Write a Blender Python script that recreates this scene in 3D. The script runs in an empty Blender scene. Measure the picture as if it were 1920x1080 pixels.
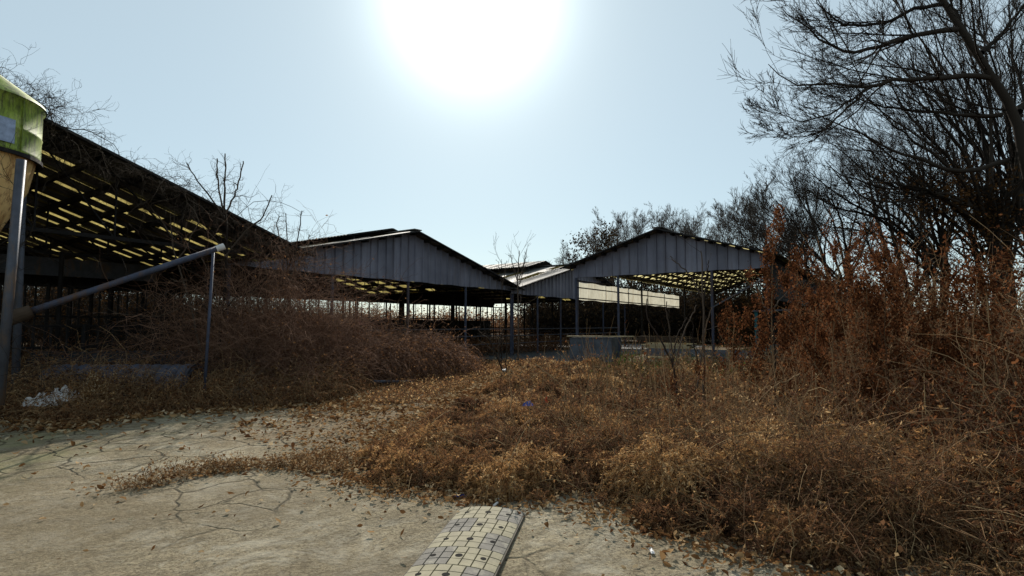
import bpy, math, random
import numpy as np
from mathutils import Vector, Matrix

rng = np.random.default_rng(11)
random.seed(5)
S = bpy.context.scene
COL = S.collection
R = math.radians

# ------------------------------------------------------------ camera
F = 1050.0; PITCH = math.atan(70 / F); H = 1.5
cd = bpy.data.cameras.new('camera'); cam = bpy.data.objects.new('camera', cd); COL.objects.link(cam)
cd.sensor_width = 36; cd.lens = 36 * F / 1920; cd.clip_start = 0.05; cd.clip_end = 2000
cam.location = (0, 0, H); cam.rotation_euler = (math.pi / 2 + PITCH, 0, 0)
S.camera = cam

def ray(u, v):
    x = (u - 960) / F; y = (540 - v) / F
    return np.array([x, math.cos(PITCH) - y * math.sin(PITCH), math.sin(PITCH) + y * math.cos(PITCH)])
def at(u, v, Y):                       # real position of something seen at (u, v) and standing Y metres off
    d = ray(u, v); p = d * (Y / d[1]); return np.array([p[0], p[1], p[2] + H])
def gp(u, v):                          # the same for a point on the ground
    d = ray(u, v); k = -H / d[2]; return np.array([d[0] * k, d[1] * k])

# ------------------------------------------------------------ world, sun, exposure
sd = ray(885, -8); sd /= np.linalg.norm(sd)
SUN_EL = math.asin(sd[2]); SUN_AZ = math.atan2(sd[0], sd[1])
W = bpy.data.worlds.new('World'); S.world = W; W.use_nodes = True
nt = W.node_tree; nt.nodes.clear()
def wn(t, **k):
    n = nt.nodes.new(t)
    for a, b in k.items(): setattr(n, a, b)
    return n
sky = wn('ShaderNodeTexSky', sky_type='NISHITA', sun_disc=False, sun_elevation=SUN_EL, sun_rotation=SUN_AZ,
         altitude=50, air_density=1.0, dust_density=0.35, ozone_density=1.0)
tint = wn('ShaderNodeMix', data_type='RGBA', blend_type='MULTIPLY'); tint.inputs[0].default_value = 1
tint.inputs[7].default_value = (0.90, 1.0, 1.0, 1)
nt.links.new(sky.outputs[0], tint.inputs[6])
bg = wn('ShaderNodeBackground'); bg.inputs[1].default_value = 0.076
haz = wn('ShaderNodeMix', data_type='RGBA'); haz.inputs[0].default_value = .68
haz.inputs[7].default_value = (5.05, 6.08, 6.38, 1)      # the pale winter haze through the whole sky
nt.links.new(tint.outputs[2], haz.inputs[6]); nt.links.new(haz.outputs[2], bg.inputs[0])
# the bright aureole the air makes round the sun (a function of world direction only)
tc = wn('ShaderNodeTexCoord')
dot = wn('ShaderNodeVectorMath', operation='DOT_PRODUCT'); dot.inputs[1].default_value = tuple(sd)
nt.links.new(tc.outputs['Generated'], dot.inputs[0])
def wm(op, a, b=None):
    n = wn('ShaderNodeMath', operation=op)
    for i, x in enumerate((a, b)):
        if x is None: continue
        if isinstance(x, (int, float)): n.inputs[i].default_value = x
        else: nt.links.new(x, n.inputs[i])
    return n.outputs[0]
ang = wm('ARCCOSINE', wm('MINIMUM', dot.outputs['Value'], 0.999999))
g1 = wm('MULTIPLY', wm('EXPONENT', wm('MULTIPLY', wm('POWER', wm('DIVIDE', ang, R(6.3)), 2.0), -1.0)), 1.0)
g2 = wm('MULTIPLY', wm('EXPONENT', wm('MULTIPLY', wm('DIVIDE', ang, R(11)), -1.0)), 0.10)
bg2 = wn('ShaderNodeBackground'); bg2.inputs[0].default_value = (0.90, 1.0, 0.98, 1)
nt.links.new(wm('ADD', g1, g2), bg2.inputs[1])
add = wn('ShaderNodeAddShader'); nt.links.new(bg.outputs[0], add.inputs[0]); nt.links.new(bg2.outputs[0], add.inputs[1])
wo = wn('ShaderNodeOutputWorld'); nt.links.new(add.outputs[0], wo.inputs[0])

sl = bpy.data.lights.new('sun', 'SUN'); sl.energy = 3.6; sl.angle = R(0.53); sl.color = (1.0, 0.93, 0.82)
so = bpy.data.objects.new('sun', sl); COL.objects.link(so)
so.rotation_euler = Vector(sd).to_track_quat('Z', 'Y').to_euler()
S.view_settings.view_transform = 'Standard'; S.view_settings.look = 'None'
S.view_settings.exposure = 0.65; S.view_settings.gamma = 1
S.view_settings.use_curve_mapping = False
S.render.engine = 'CYCLES'
S.cycles.max_bounces = 6; S.cycles.diffuse_bounces = 3; S.cycles.transmission_bounces = 4; S.cycles.transparent_max_bounces = 6

# ------------------------------------------------------------ materials
class N:
    """tiny node-graph helper"""
    def __init__(s, name):
        s.m = bpy.data.materials.new(name); s.m.use_nodes = True; s.t = s.m.node_tree; s.t.nodes.clear()
        s.out = s.t.nodes.new('ShaderNodeOutputMaterial')
        s.obj = s.n('ShaderNodeTexCoord').outputs['Object']
    def n(s, t, **k):
        n = s.t.nodes.new(t)
        for a, b in k.items(): setattr(n, a, b)
        return n
    def put(s, sock, v):
        if hasattr(v, 'is_output'): s.t.links.new(v, sock)
        elif isinstance(v, (tuple, list)) and len(v) == 3 and sock.type == 'RGBA': sock.default_value = (*v, 1)
        else: sock.default_value = v
    def noise(s, scale, detail=4, rough=.6, vec=None, dist=0.0, col=False):
        n = s.n('ShaderNodeTexNoise'); s.put(n.inputs['Vector'], vec or s.obj)
        n.inputs['Scale'].default_value = scale; n.inputs['Detail'].default_value = detail
        n.inputs['Roughness'].default_value = rough; n.inputs['Distortion'].default_value = dist
        return n.outputs['Color' if col else 'Fac']
    def vor(s, scale, feature='F1', vec=None, out='Distance', rand=1.0):
        n = s.n('ShaderNodeTexVoronoi', feature=feature); s.put(n.inputs['Vector'], vec or s.obj)
        n.inputs['Scale'].default_value = scale; n.inputs['Randomness'].default_value = rand
        return n.outputs[out]
    def ramp(s, fac, stops, interp='LINEAR'):
        n = s.n('ShaderNodeValToRGB'); n.color_ramp.interpolation = interp; s.put(n.inputs[0], fac)
        e = n.color_ramp.elements
        while len(e) < len(stops): e.new(0.5)
        for i, (p, c) in enumerate(stops):
            e[i].position = p; e[i].color = (*c, 1) if isinstance(c, (tuple, list)) else (c, c, c, 1)
        return n.outputs[0]
    def mix(s, fac, a, b, mode='MIX'):
        n = s.n('ShaderNodeMix', data_type='RGBA', blend_type=mode)
        s.put(n.inputs[0], fac); s.put(n.inputs[6], a); s.put(n.inputs[7], b); return n.outputs[2]
    def math(s, op, a, b=0.0):
        n = s.n('ShaderNodeMath', operation=op); s.put(n.inputs[0], a); s.put(n.inputs[1], b); return n.outputs[0]
    def attr(s, name='rnd'):
        return s.n('ShaderNodeAttribute', attribute_name=name).outputs['Fac']
    def sc(s, v):                                     # stretched object coordinates
        n = s.n('ShaderNodeMapping'); s.put(n.inputs[0], s.obj); n.inputs['Scale'].default_value = v; return n.outputs[0]
    def bump(s, h, st=.3, dist=.02):
        n = s.n('ShaderNodeBump'); s.put(n.inputs['Height'], h); n.inputs['Strength'].default_value = st
        n.inputs['Distance'].default_value = dist; return n.outputs[0]
    def pbr(s, col, rough=.8, metal=0.0, normal=None, spec=.3):
        p = s.n('ShaderNodeBsdfPrincipled'); s.put(p.inputs['Base Color'], col); s.put(p.inputs['Roughness'], rough)
        p.inputs['Metallic'].default_value = metal; p.inputs['Specular IOR Level'].default_value = spec
        if normal is not None: s.put(p.inputs['Normal'], normal)
        s.t.links.new(p.outputs[0], s.out.inputs[0]); return s.m
    def thin(s, col, fac=.4, normal=None):            # leaves, FRP sheet: light comes through
        d = s.n('ShaderNodeBsdfDiffuse'); t = s.n('ShaderNodeBsdfTranslucent'); m = s.n('ShaderNodeMixShader')
        s.put(d.inputs[0], col); s.put(t.inputs[0], col); m.inputs[0].default_value = fac
        if normal is not None: s.put(d.inputs['Normal'], normal)
        s.t.links.new(d.outputs[0], m.inputs[1]); s.t.links.new(t.outputs[0], m.inputs[2]); s.t.links.new(m.outputs[0], s.out.inputs[0])
        return s.m

M = {}
def plain(name, c, rough=.7, metal=0., var=.35, scale=3.0, bump=.15, spec=.1, dirt=None):
    g = N(name)
    d = tuple(x * (1 - var) for x in c); l = tuple(min(1, x * (1 + var * .6)) for x in c)
    col = g.ramp(g.noise(scale, 6, .65), [(.3, d), (.7, l)])
    if dirt: col = g.mix(g.ramp(g.noise(scale * .7, 8, .7, g.sc((1, 1, .25))), [(.5, 0.), (.66, 1.)]), col, dirt)
    M[name] = g.pbr(col, rough, metal, g.bump(g.noise(scale * 12, 3), bump, .01), spec)

# ground: dry soil with needles and leaf crumbs
g = N('soil')
c = g.ramp(g.noise(.6, 8, .7), [(.3, (.045, .032, .02)), (.55, (.10, .072, .042)), (.75, (.16, .12, .07))])
c = g.mix(g.ramp(g.vor(28), [(.0, 1.), (.35, 0.)]), c, (.18, .11, .055))
c = g.mix(g.ramp(g.noise(.35, 3), [(.52, 0.), (.66, .55)]), c, (.12, .115, .04))
M['soil'] = g.pbr(c, .95, 0, g.bump(g.noise(14, 8, .7), .8, .05), .1)

# concrete: trowelled, weathered, cracked, gritty
g = N('concrete')
c = g.ramp(g.noise(.55, 7, .62, dist=.6), [(.28, (.26, .21, .135)), (.5, (.37, .31, .205)), (.72, (.47, .405, .285))])
c = g.mix(g.ramp(g.noise(1.1, 8, .75, g.sc((1.0, 1.3, 1)), 1.2), [(.50, 0.), (.64, .62)]), c, (.30, .285, .235))
c = g.mix(g.ramp(g.noise(.8, 5, .6), [(.55, 0.), (.7, .55)]), c, (.20, .15, .085))
c = g.mix(g.ramp(g.noise(38, 5, .8), [(.47, 0.), (.60, .8)]), c, (.085, .066, .044))
c = g.mix(g.ramp(g.noise(17, 5, .75), [(.56, 0.), (.68, .5)]), c, (.34, .30, .23))
c = g.mix(g.ramp(g.vor(90), [(.0, .8), (.22, 0.)]), c, (.42, .39, .33))
c = g.mix(g.ramp(g.noise(3, 9, .8, g.sc((1.1, 1.0, 1)), 1.6), [(.56, 0.), (.63, .6)]), c, (.13, .115, .09))
sp = g.n('ShaderNodeSeparateXYZ'); g.put(sp.inputs[0], g.obj); px_, py_ = sp.outputs[0], sp.outputs[1]
def sm(v, a, b_):
    n = g.n('ShaderNodeMapRange', interpolation_type='SMOOTHSTEP'); g.put(n.inputs[0], v); n.inputs[1].default_value = a; n.inputs[2].default_value = b_; return n.outputs[0]
rot0 = g.n('ShaderNodeMapping'); g.put(rot0.inputs[0], g.obj); rot0.inputs['Rotation'].default_value = (0, 0, R(-48))
rot = g.n('ShaderNodeMapping'); g.put(rot.inputs[0], rot0.outputs[0]); rot.inputs['Scale'].default_value = (.5, 2.2, 1)
c = g.mix(g.ramp(g.noise(3.2, 12, .85, rot.outputs[0], .8), [(.50, 0.), (.58, .55)]), c, (.11, .088, .058))
c = g.mix(g.ramp(g.noise(8, 8, .8), [(.50, 0.), (.60, .55)]), c, (.13, .105, .07))
c = g.mix(g.ramp(g.noise(1.6, 11, .82, None, .5), [(.50, 0.), (.60, .6)]), c, (.46, .42, .33))
c = g.mix(g.ramp(g.noise(.32, 4, .6), [(.40, .55), (.55, 0.)]), c, (.15, .115, .07))
tr = g.math('MULTIPLY', g.math('MULTIPLY', sm(py_, 6.3, 8.2), sm(px_, -5.2, -2.8)), g.ramp(g.noise(1.2, 7, .75), [(.36, 0.), (.52, .85)]))
c = g.mix(tr, c, (.15, .10, .052))
c = g.mix(g.math('MULTIPLY', sm(px_, -4.2, -5.6), g.ramp(g.noise(1.0, 6, .7), [(.46, 0.), (.6, .6)])), c, (.26, .245, .13))
wob = g.mix(.22, g.obj, g.noise(1.6, 5, .6, col=True), 'ADD')
wob = g.mix(.5, wob, g.noise(.9, 3, .5, col=True), 'ADD')
cr = g.vor(1.7, 'DISTANCE_TO_EDGE', wob)
crm = g.math('MULTIPLY', g.ramp(cr, [(.0, 1.), (.030, 0.)]), g.math('MAXIMUM', g.math('MULTIPLY', g.math('MULTIPLY', sm(px_, -1.8, -2.6), sm(py_, 5.4, 6.0)), .9), g.ramp(g.noise(.5, 2), [(.50, 0.), (.58, .8)])))
c = g.mix(g.math('MULTIPLY', crm, .85), c, (.05, .042, .03))
h = g.math('SUBTRACT', g.math('ADD', g.noise(22, 8, .75), g.math('MULTIPLY', g.noise(3, 5), 1.2)), crm)
M['concrete'] = g.pbr(c, .95, 0, g.bump(h, .9, .035), .08)

g = N('shaded_floor')  # floor colour darkened to stand for the shade under the roofs
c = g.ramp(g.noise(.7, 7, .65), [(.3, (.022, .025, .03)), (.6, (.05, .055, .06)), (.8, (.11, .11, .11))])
M['shaded_floor'] = g.pbr(c, .75, 0, g.bump(g.noise(9, 6), .4, .02), .3)

def leafmat(name, stops, fac=.35, patch=None, pscale=.8):
    g = N(name)
    c = g.ramp(g.attr(), stops)
    if patch:
        c = g.mix(g.ramp(g.noise(pscale, 4, .6), [(.48, 0.), (.62, .75)]), c, g.ramp(g.attr(), patch))
    M[name] = g.thin(c, fac)
leafmat('dry_leaf', [(.0, (.042, .022, .016)), (.3, (.120, .060, .034)), (.6, (.26, .132, .060)), (.85, (.46, .265, .105)), (1., (.62, .44, .24))], .45)
leafmat('rust_leaf', [(.0, (.030, .012, .007)), (.5, (.098, .036, .016)), (1., (.215, .088, .036))], .38)
leafmat('heap_leaf', [(.0, (.055, .027, .016)), (.5, (.16, .075, .036)), (1., (.32, .17, .08))], .45)
leafmat('litter_leaf', [(.0, (.09, .04, .018)), (.4, (.20, .10, .04)), (.75, (.34, .21, .10)), (1., (.50, .40, .26))], .3)
leafmat('strip_leaf', [(.0, (.07, .028, .014)), (.5, (.24, .10, .042)), (1., (.50, .27, .11))], .45)
leafmat('green_leaf', [(.0, (.03, .045, .012)), (.6, (.07, .10, .025)), (1., (.14, .15, .05))], .35)
leafmat('oak_leaf', [(.0, (.018, .012, .008)), (.6, (.045, .03, .017)), (1., (.08, .05, .025))], .2)
leafmat('creeper_leaf', [(.0, (.018, .011, .006)), (.6, (.05, .028, .012)), (1., (.10, .052, .02))], .3)
def stemmat(name, a, b):
    g = N(name)
    c = g.ramp(g.attr(), [(.0, a), (1., b)])
    M[name] = g.pbr(c, .9, 0, None, .04)
stemmat('dry_stem', (.07, .038, .022), (.36, .23, .12))
stemmat('grey_twig', (.022, .016, .013), (.11, .082, .062))
stemmat('heap_twig', (.06, .03, .02), (.26, .15, .10))
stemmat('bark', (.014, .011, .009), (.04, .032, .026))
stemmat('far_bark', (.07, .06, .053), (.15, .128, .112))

plain('rusty_truss', (.022, .02, .02), .7, .3, .4)
plain('blue_grey_post', (.06, .068, .10), .55, .2, .3, 5, dirt=(.10, .06, .04))
plain('pale_post', (.075, .08, .098), .5, .3, .3, 5, dirt=(.16, .10, .06))
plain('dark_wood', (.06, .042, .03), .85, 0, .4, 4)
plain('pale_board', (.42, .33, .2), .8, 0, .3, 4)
plain('roof_sheet', (.15, .145, .135), .6, .2, .4, 1.2, dirt=(.06, .045, .035))
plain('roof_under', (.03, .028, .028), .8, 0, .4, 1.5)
g = N('gable_sheet')
c = g.ramp(g.noise(1.0, 5, .6), [(.3, (.16, .16, .205)), (.7, (.24, .24, .295))])
c = g.mix(g.ramp(g.noise(1.6, 7, .7, g.sc((2.5, 1, .22))), [(.5, 0.), (.68, .6)]), c, (.115, .10, .11))
c = g.mix(.55, c, g.ramp(g.noise(1.7, 2, .5, g.sc((1, 1, .02))), [(.35, (.45, .45, .47)), (.65, (1., 1., 1.))]), 'MULTIPLY')
c = g.mix(g.ramp(g.noise(2.2, 9, .8, g.sc((4, 4, .35))), [(.60, 0.), (.70, .7)]), c, (.13, .075, .05))
M['gable_sheet'] = g.pbr(c, .55, .1, g.bump(g.noise(3, 4, .5, g.sc((1, 1, .3))), .25, .02), .35)
def frp(name, a, b, stain, fac):
    g = N(name)
    c = g.ramp(g.noise(1.4, 6, .65), [(.3, a), (.7, b)])
    c = g.mix(g.ramp(g.noise(1.8, 8, .75, g.sc((3, 3, .4))), [(.54, 0.), (.70, .7)]), c, stain)
    M[name] = g.thin(c, fac)
frp('yellow_frp', (.62, .52, .23), (.80, .71, .37), (.34, .24, .09), .75)
frp('dirty_frp', (.12, .09, .028), (.42, .34, .12), (.035, .022, .009), .75)
frp('white_frp', (.48, .46, .37), (.66, .64, .53), (.30, .21, .10), .70)
g = N('silo_green')
c = g.ramp(g.noise(2.2, 7, .7), [(.3, (.09, .125, .015)), (.5, (.24, .33, .035)), (.7, (.44, .50, .09))])
c = g.mix(g.ramp(g.noise(3.2, 9, .8, g.sc((3, 3, .5))), [(.44, 0.), (.58, .9)]), c, (.045, .05, .016))
c = g.mix(g.ramp(g.noise(1.1, 6, .7), [(.55, 0.), (.75, .6)]), c, (.42, .42, .22))
M['silo_green'] = g.pbr(c, .6, 0, g.bump(g.noise(20, 5), .2, .01), .35)
g = N('hopper_cream')
c = g.ramp(g.noise(1.6, 6, .65), [(.3, (.50, .29, .09)), (.7, (.75, .52, .24))])
c = g.mix(g.ramp(g.noise(2.6, 9, .8, g.sc((3, 3, .5))), [(.48, 0.), (.6, .9)]), c, (.20, .075, .02))
M['hopper_cream'] = g.pbr(c, .65, 0, None, .3)
plain('sticker_blue', (.30, .36, .50), .5, 0, .35, 9)
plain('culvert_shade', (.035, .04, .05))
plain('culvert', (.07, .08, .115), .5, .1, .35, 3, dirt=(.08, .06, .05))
plain('teal_paint', (.02, .11, .12), .6, 0, .4, 5, dirt=(.05, .06, .05))
plain('white_plastic', (.55, .53, .52), .4, 0, .25, 6)
plain('blue_plastic', (.05, .08, .30), .4, 0, .3, 6)
plain('red_scrap', (.5, .06, .02), .5, 0, .3, 6)
plain('rough_concrete', (.115, .125, .145), .9, 0, .45, 2.2, .5)
plain('bump_black', (.12, .105, .085), .85, 0, .4, 6)
g = N('bump_yellow')
c = g.ramp(g.noise(7, 7, .7), [(.3, (.215, .19, .125)), (.65, (.31, .275, .185))])
c = g.mix(g.ramp(g.noise(9, 8, .75), [(.48, 0.), (.66, .8)]), c, (.20, .175, .13))
M['bump_yellow'] = g.pbr(c, .85, 0, g.bump(g.noise(60, 4), .3, .005), .25)
g = N('bump_grey')
c = g.ramp(g.noise(6, 7, .7), [(.3, (.11, .10, .086)), (.65, (.185, .168, .145))])
c = g.mix(g.ramp(g.noise(8, 8, .75), [(.52, 0.), (.7, .7)]), c, (.40, .37, .28))
M['bump_grey'] = g.pbr(c, .85, 0, g.bump(g.noise(60, 4), .3, .005), .25)
plain('hole_dark', (.012, .011, .01), .95)

# ------------------------------------------------------------ mesh helpers
def tag(o, label=None, cat=None, group=None, kind=None):
    if label: o['label'] = label
    if cat: o['category'] = cat
    if group: o['group'] = group
    if kind: o['kind'] = kind
    return o
def empty(name, loc=(0, 0, 0), rz=0.0, **k):
    o = bpy.data.objects.new(name, None); COL.objects.link(o); o.location = loc; o.rotation_euler = (0, 0, rz)
    o.empty_display_size = .2
    return tag(o, **k)

def np_mesh(name, V, Fc, mats, mi=None, rnd=None, parent=None, smooth=False):
    """V (n,3); Fc (m,k) with k = 3 or 4 - one object out of numpy arrays"""
    V = np.asarray(V, np.float32); Fc = np.asarray(Fc, np.int32); m, k = Fc.shape
    me = bpy.data.meshes.new(name)
    me.vertices.add(len(V)); me.vertices.foreach_set('co', V.ravel())
    me.loops.add(m * k); me.loops.foreach_set('vertex_index', Fc.ravel())
    me.polygons.add(m); me.polygons.foreach_set('loop_start', np.arange(0, m * k, k, dtype=np.int32))
    if mi is not None: me.polygons.foreach_set('material_index', np.asarray(mi, np.int32))
    for x in (mats if isinstance(mats, (list, tuple)) else [mats]): me.materials.append(M[x])
    me.update(calc_edges=True)
    if rnd is not None:
        a = me.attributes.new('rnd', 'FLOAT', 'FACE'); a.data.foreach_set('value', np.asarray(rnd, np.float32))
    if smooth: me.polygons.foreach_set('use_smooth', np.ones(m, bool))
    o = bpy.data.objects.new(name, me); COL.objects.link(o)
    if parent: o.parent = parent
    return o

class MB:
    """collects boxes, bars, tubes and sheets as ONE mesh object"""
    def __init__(s): s.v = []; s.f = []; s.mi = []; s.cur = 0
    def add(s, vs, fs):
        b = len(s.v); s.v += [tuple(map(float, p)) for p in vs]; s.f += [[i + b for i in f] for f in fs]; s.mi += [s.cur] * len(fs)
    def box(s, lo, hi):
        x0, y0, z0 = lo; x1, y1, z1 = hi
        s.add([(x0, y0, z0), (x1, y0, z0), (x1, y1, z0), (x0, y1, z0), (x0, y0, z1), (x1, y0, z1), (x1, y1, z1), (x0, y1, z1)],
              [(0, 3, 2, 1), (4, 5, 6, 7), (0, 1, 5, 4), (1, 2, 6, 5), (2, 3, 7, 6), (3, 0, 4, 7)])
    def bar(s, p, q, w, h=None, up=(0, 0, 1)):
        h = h or w; p = Vector(p); q = Vector(q); d = (q - p).normalized(); up = Vector(up)
        if abs(d.dot(up)) > .98: up = Vector((0, 1, 0))
        a = d.cross(up).normalized() * w / 2; c = a.cross(d).normalized() * h / 2
        s.add([p - a - c, p + a - c, p + a + c, p - a + c, q - a - c, q + a - c, q + a + c, q - a + c],
              [(0, 1, 2, 3), (7, 6, 5, 4), (1, 0, 4, 5), (2, 1, 5, 6), (3, 2, 6, 7), (0, 3, 7, 4)])
    def tube(s, pts, r, n=10, cap=True):
        pts = [Vector(p) for p in pts]; K = len(pts)
        rr = r if isinstance(r, (list, tuple)) else [r] * K
        u = None; vs = []; fs = []
        for i, p in enumerate(pts):
            d = (pts[min(i + 1, K - 1)] - pts[max(i - 1, 0)]).normalized()
            if u is None:
                u = d.orthogonal().normalized()
            u = (u - d * u.dot(d)).normalized(); w = d.cross(u)
            for k in range(n):
                t = 2 * math.pi * k / n; vs.append(p + (u * math.cos(t) + w * math.sin(t)) * rr[i])
        for i in range(K - 1):
            for k in range(n):
                a = i * n + k; b = i * n + (k + 1) % n; fs.append((a, b, b + n, a + n))
        if cap: fs += [tuple(range(n))[::-1], tuple(range((K - 1) * n, K * n))]
        s.add(vs, fs)
    def lathe(s, prof, n=32, c=(0, 0)):
        vs = []; fs = []
        for r, z in prof:
            for k in range(n):
                t = 2 * math.pi * k / n; vs.append((c[0] + r * math.cos(t), c[1] + r * math.sin(t), z))
        for i in range(len(prof) - 1):
            for k in range(n):
                a = i * n + k; b = i * n + (k + 1) % n; fs.append((a, b, b + n, a + n))
        s.add(vs, fs)
    def grid(s, fn, nu, nv):
        vs = [fn(i / nu, j / nv) for j in range(nv + 1) for i in range(nu + 1)]
        fs = [(j * (nu + 1) + i, j * (nu + 1) + i + 1, (j + 1) * (nu + 1) + i + 1, (j + 1) * (nu + 1) + i) for j in range(nv) for i in range(nu)]
        s.add(vs, fs)
    def build(s, name, mats, parent=None, smooth=False, loc=None):
        me = bpy.data.meshes.new(name); me.from_pydata(s.v, [], s.f)
        for x in (mats if isinstance(mats, (list, tuple)) else [mats]): me.materials.append(M[x])
        me.polygons.foreach_set('material_index', s.mi); me.update()
        if smooth: me.polygons.foreach_set('use_smooth', [True] * len(me.polygons))
        o = bpy.data.objects.new(name, me); COL.objects.link(o)
        if parent: o.parent = parent
        if loc is not None: o.location = loc
        return o

def nrm(a): return a / np.maximum(np.linalg.norm(a, axis=-1, keepdims=True), 1e-9)

class Veg:
    """numpy collector of thin tubes and leaf kites for one object"""
    def __init__(s): s.V = []; s.F = []; s.mi = []; s.r = []; s.n = 0
    def tubes(s, P, Rr, sides=3, mi=0, rnd=None):
        Nn, K, _ = P.shape
        T = np.empty_like(P); T[:, 1:-1] = P[:, 2:] - P[:, :-2]; T[:, 0] = P[:, 1] - P[:, 0]; T[:, -1] = P[:, -1] - P[:, -2]
        T = nrm(T)
        ref = np.where(np.abs(T[:, :1, 2:3]) > .85, np.array([[[1., .2, 0]]]), np.array([[[.1, .2, 1.]]]))
        A = nrm(np.cross(T, np.broadcast_to(ref, T.shape))); B = np.cross(T, A)
        th = 2 * np.pi * np.arange(sides) / sides
        ring = P[:, :, None] + Rr[:, :, None, None] * (A[:, :, None] * np.cos(th)[None, None, :, None] + B[:, :, None] * np.sin(th)[None, None, :, None])
        s.V.append(ring.reshape(-1, 3))
        base = (np.arange(Nn)[:, None, None] * K + np.arange(K - 1)[None, :, None]) * sides
        k = np.arange(sides)[None, None]; k2 = (k + 1) % sides
        f = np.stack([base + k, base + k2, base + sides + k2, base + sides + k], -1)
        if rnd is None: rnd = rng.random(Nn)
        s.F.append(f.reshape(-1, 4) + s.n); s.n += Nn * K * sides
        m = Nn * (K - 1) * sides
        s.mi.append(np.full(m, mi)); s.r.append(np.repeat(rnd, (K - 1) * sides))
    def leaves(s, C, L, Wd, mi=1, rnd=None, up=None, curl=.35, D=None):
        n = len(C)
        D = nrm(rng.normal(size=(n, 3))) if D is None else nrm(D)
        Q = rng.normal(size=(n, 3)) if up is None else up + .5 * rng.normal(size=(n, 3))
        Sd = nrm(np.cross(D, Q)); Nm = np.cross(Sd, D)
        L = L[:, None]; Wd = Wd[:, None]
        v = np.stack([C - D * L * .5, C + Sd * Wd * .5 + Nm * Wd * curl * rng.normal(size=(n, 1)) - D * L * .05,
                      C + D * L * .5 + Nm * L * .25 * rng.normal(size=(n, 1)), C - Sd * Wd * .5 + Nm * Wd * curl * rng.normal(size=(n, 1)) - D * L * .05], 1)
        s.V.append(v.reshape(-1, 3)); s.F.append(np.arange(n * 4).reshape(n, 4) + s.n); s.n += n * 4
        s.mi.append(np.full(n, mi)); s.r.append(rng.random(n) if rnd is None else rnd)
    def folded(s, C, L, Wd, mi=0, rnd=None, D=None):
        n = len(C); D = nrm(D); up = np.array([[0, 0, 1.]]) + .45 * rng.normal(size=(n, 3)); Sd = nrm(np.cross(D, up)); Nm = np.cross(Sd, D)
        L = L[:, None]; Wd = Wd[:, None]; f = rng.uniform(-.1, .5, (n, 1)); b_ = rng.uniform(-.3, .3, (n, 1))
        a = C - D * L * .5 + Nm * L * b_; z = C + D * L * .5 + Nm * L * b_ * rng.uniform(-1, 1.4, (n, 1))
        m1 = C - D * L * .18; m2 = C + D * L * .18
        v = np.stack([a, m1 + Sd * Wd * .48 + Nm * Wd * f, m2 + Sd * Wd * .42 + Nm * Wd * f, z, m2 - Sd * Wd * .42 + Nm * Wd * f * .8, m1 - Sd * Wd * .48 + Nm * Wd * f, m1, m2], 1)
        s.V.append(v.reshape(-1, 3)); q = np.array([[0, 6, 7, 1], [1, 7, 3, 2], [0, 5, 7, 6], [5, 4, 3, 7]])
        s.F.append((np.arange(n)[:, None, None] * 8 + q[None]).reshape(-1, 4) + s.n); s.n += n * 8
        s.mi.append(np.full(n * 4, mi)); s.r.append(np.repeat(rng.random(n) if rnd is None else rnd, 4))
    def build(s, name, mats, parent=None):
        return np_mesh(name, np.concatenate(s.V), np.concatenate(s.F), mats, np.concatenate(s.mi), np.concatenate(s.r), parent)

def curve(P0, D0, L, K, up=0.0, wob=.2, sag=0.0):
    """N wandering curves from points P0 along D0, lengths L; up bends them to the sky, sag to the ground towards the tip"""
    n = len(P0); P = np.empty((n, K, 3)); P[:, 0] = P0; d = nrm(np.asarray(D0, float)); seg = (L / (K - 1))[:, None]
    for k in range(1, K):
        d = d + wob * rng.normal(size=(n, 3)); d[:, 2] += up - sag * (k / K) * 2
        d = nrm(d); P[:, k] = P[:, k - 1] + d * seg
    return P
def taper(r0, K, tip=.3):
    return r0[:, None] * np.linspace(1, tip, K)[None]

def sprout(P, Rr, n, ang, ratio, K, up, wob, tmin=.25, tip=.3, rmul=.6, rmin=.003, tmax=.98, fall=.5, plen=None):
    """n children on every parent curve"""
    Nn, Kp, _ = P.shape
    idx = np.repeat(np.arange(Nn), n); m = len(idx)
    t = rng.uniform(tmin, tmax, m); x = t * (Kp - 1); i = np.minimum(x.astype(int), Kp - 2); fr = (x - i)[:, None]
    p = P[idx, i] * (1 - fr) + P[idx, i + 1] * fr; T = nrm(P[idx, i + 1] - P[idx, i])
    r = Rr[idx, i] * (1 - fr[:, 0]) + Rr[idx, i + 1] * fr[:, 0]
    q = rng.normal(size=(m, 3)); q = nrm(q - T * (q * T).sum(1, keepdims=True))
    a = np.radians(rng.uniform(*ang, m))[:, None]
    pl = np.linalg.norm(np.diff(P, axis=1), axis=2).sum(1)[idx]
    L = pl * rng.uniform(*ratio, m) * (1 - fall * t)
    C = curve(p, np.cos(a) * T + np.sin(a) * q, L, K, up, wob)
    r0 = np.maximum(r * rmul * rng.uniform(.6, 1, m), rmin)
    return C, np.maximum(taper(r0, K, tip), rmin * .6)

def spline(pts, K):
    pts = np.array(pts, float); n = len(pts)
    ts = np.linspace(0, n - 1, K); out = []
    for t in ts:
        i = min(int(t), n - 2); f = t - i
        p0 = pts[max(i - 1, 0)]; p1 = pts[i]; p2 = pts[i + 1]; p3 = pts[min(i + 2, n - 1)]
        out.append(.5 * (2 * p1 + (p2 - p0) * f + (2 * p0 - 5 * p1 + 4 * p2 - p3) * f * f + (3 * p1 - p0 - 3 * p2 + p3) * f ** 3))
    return np.array(out)

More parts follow.
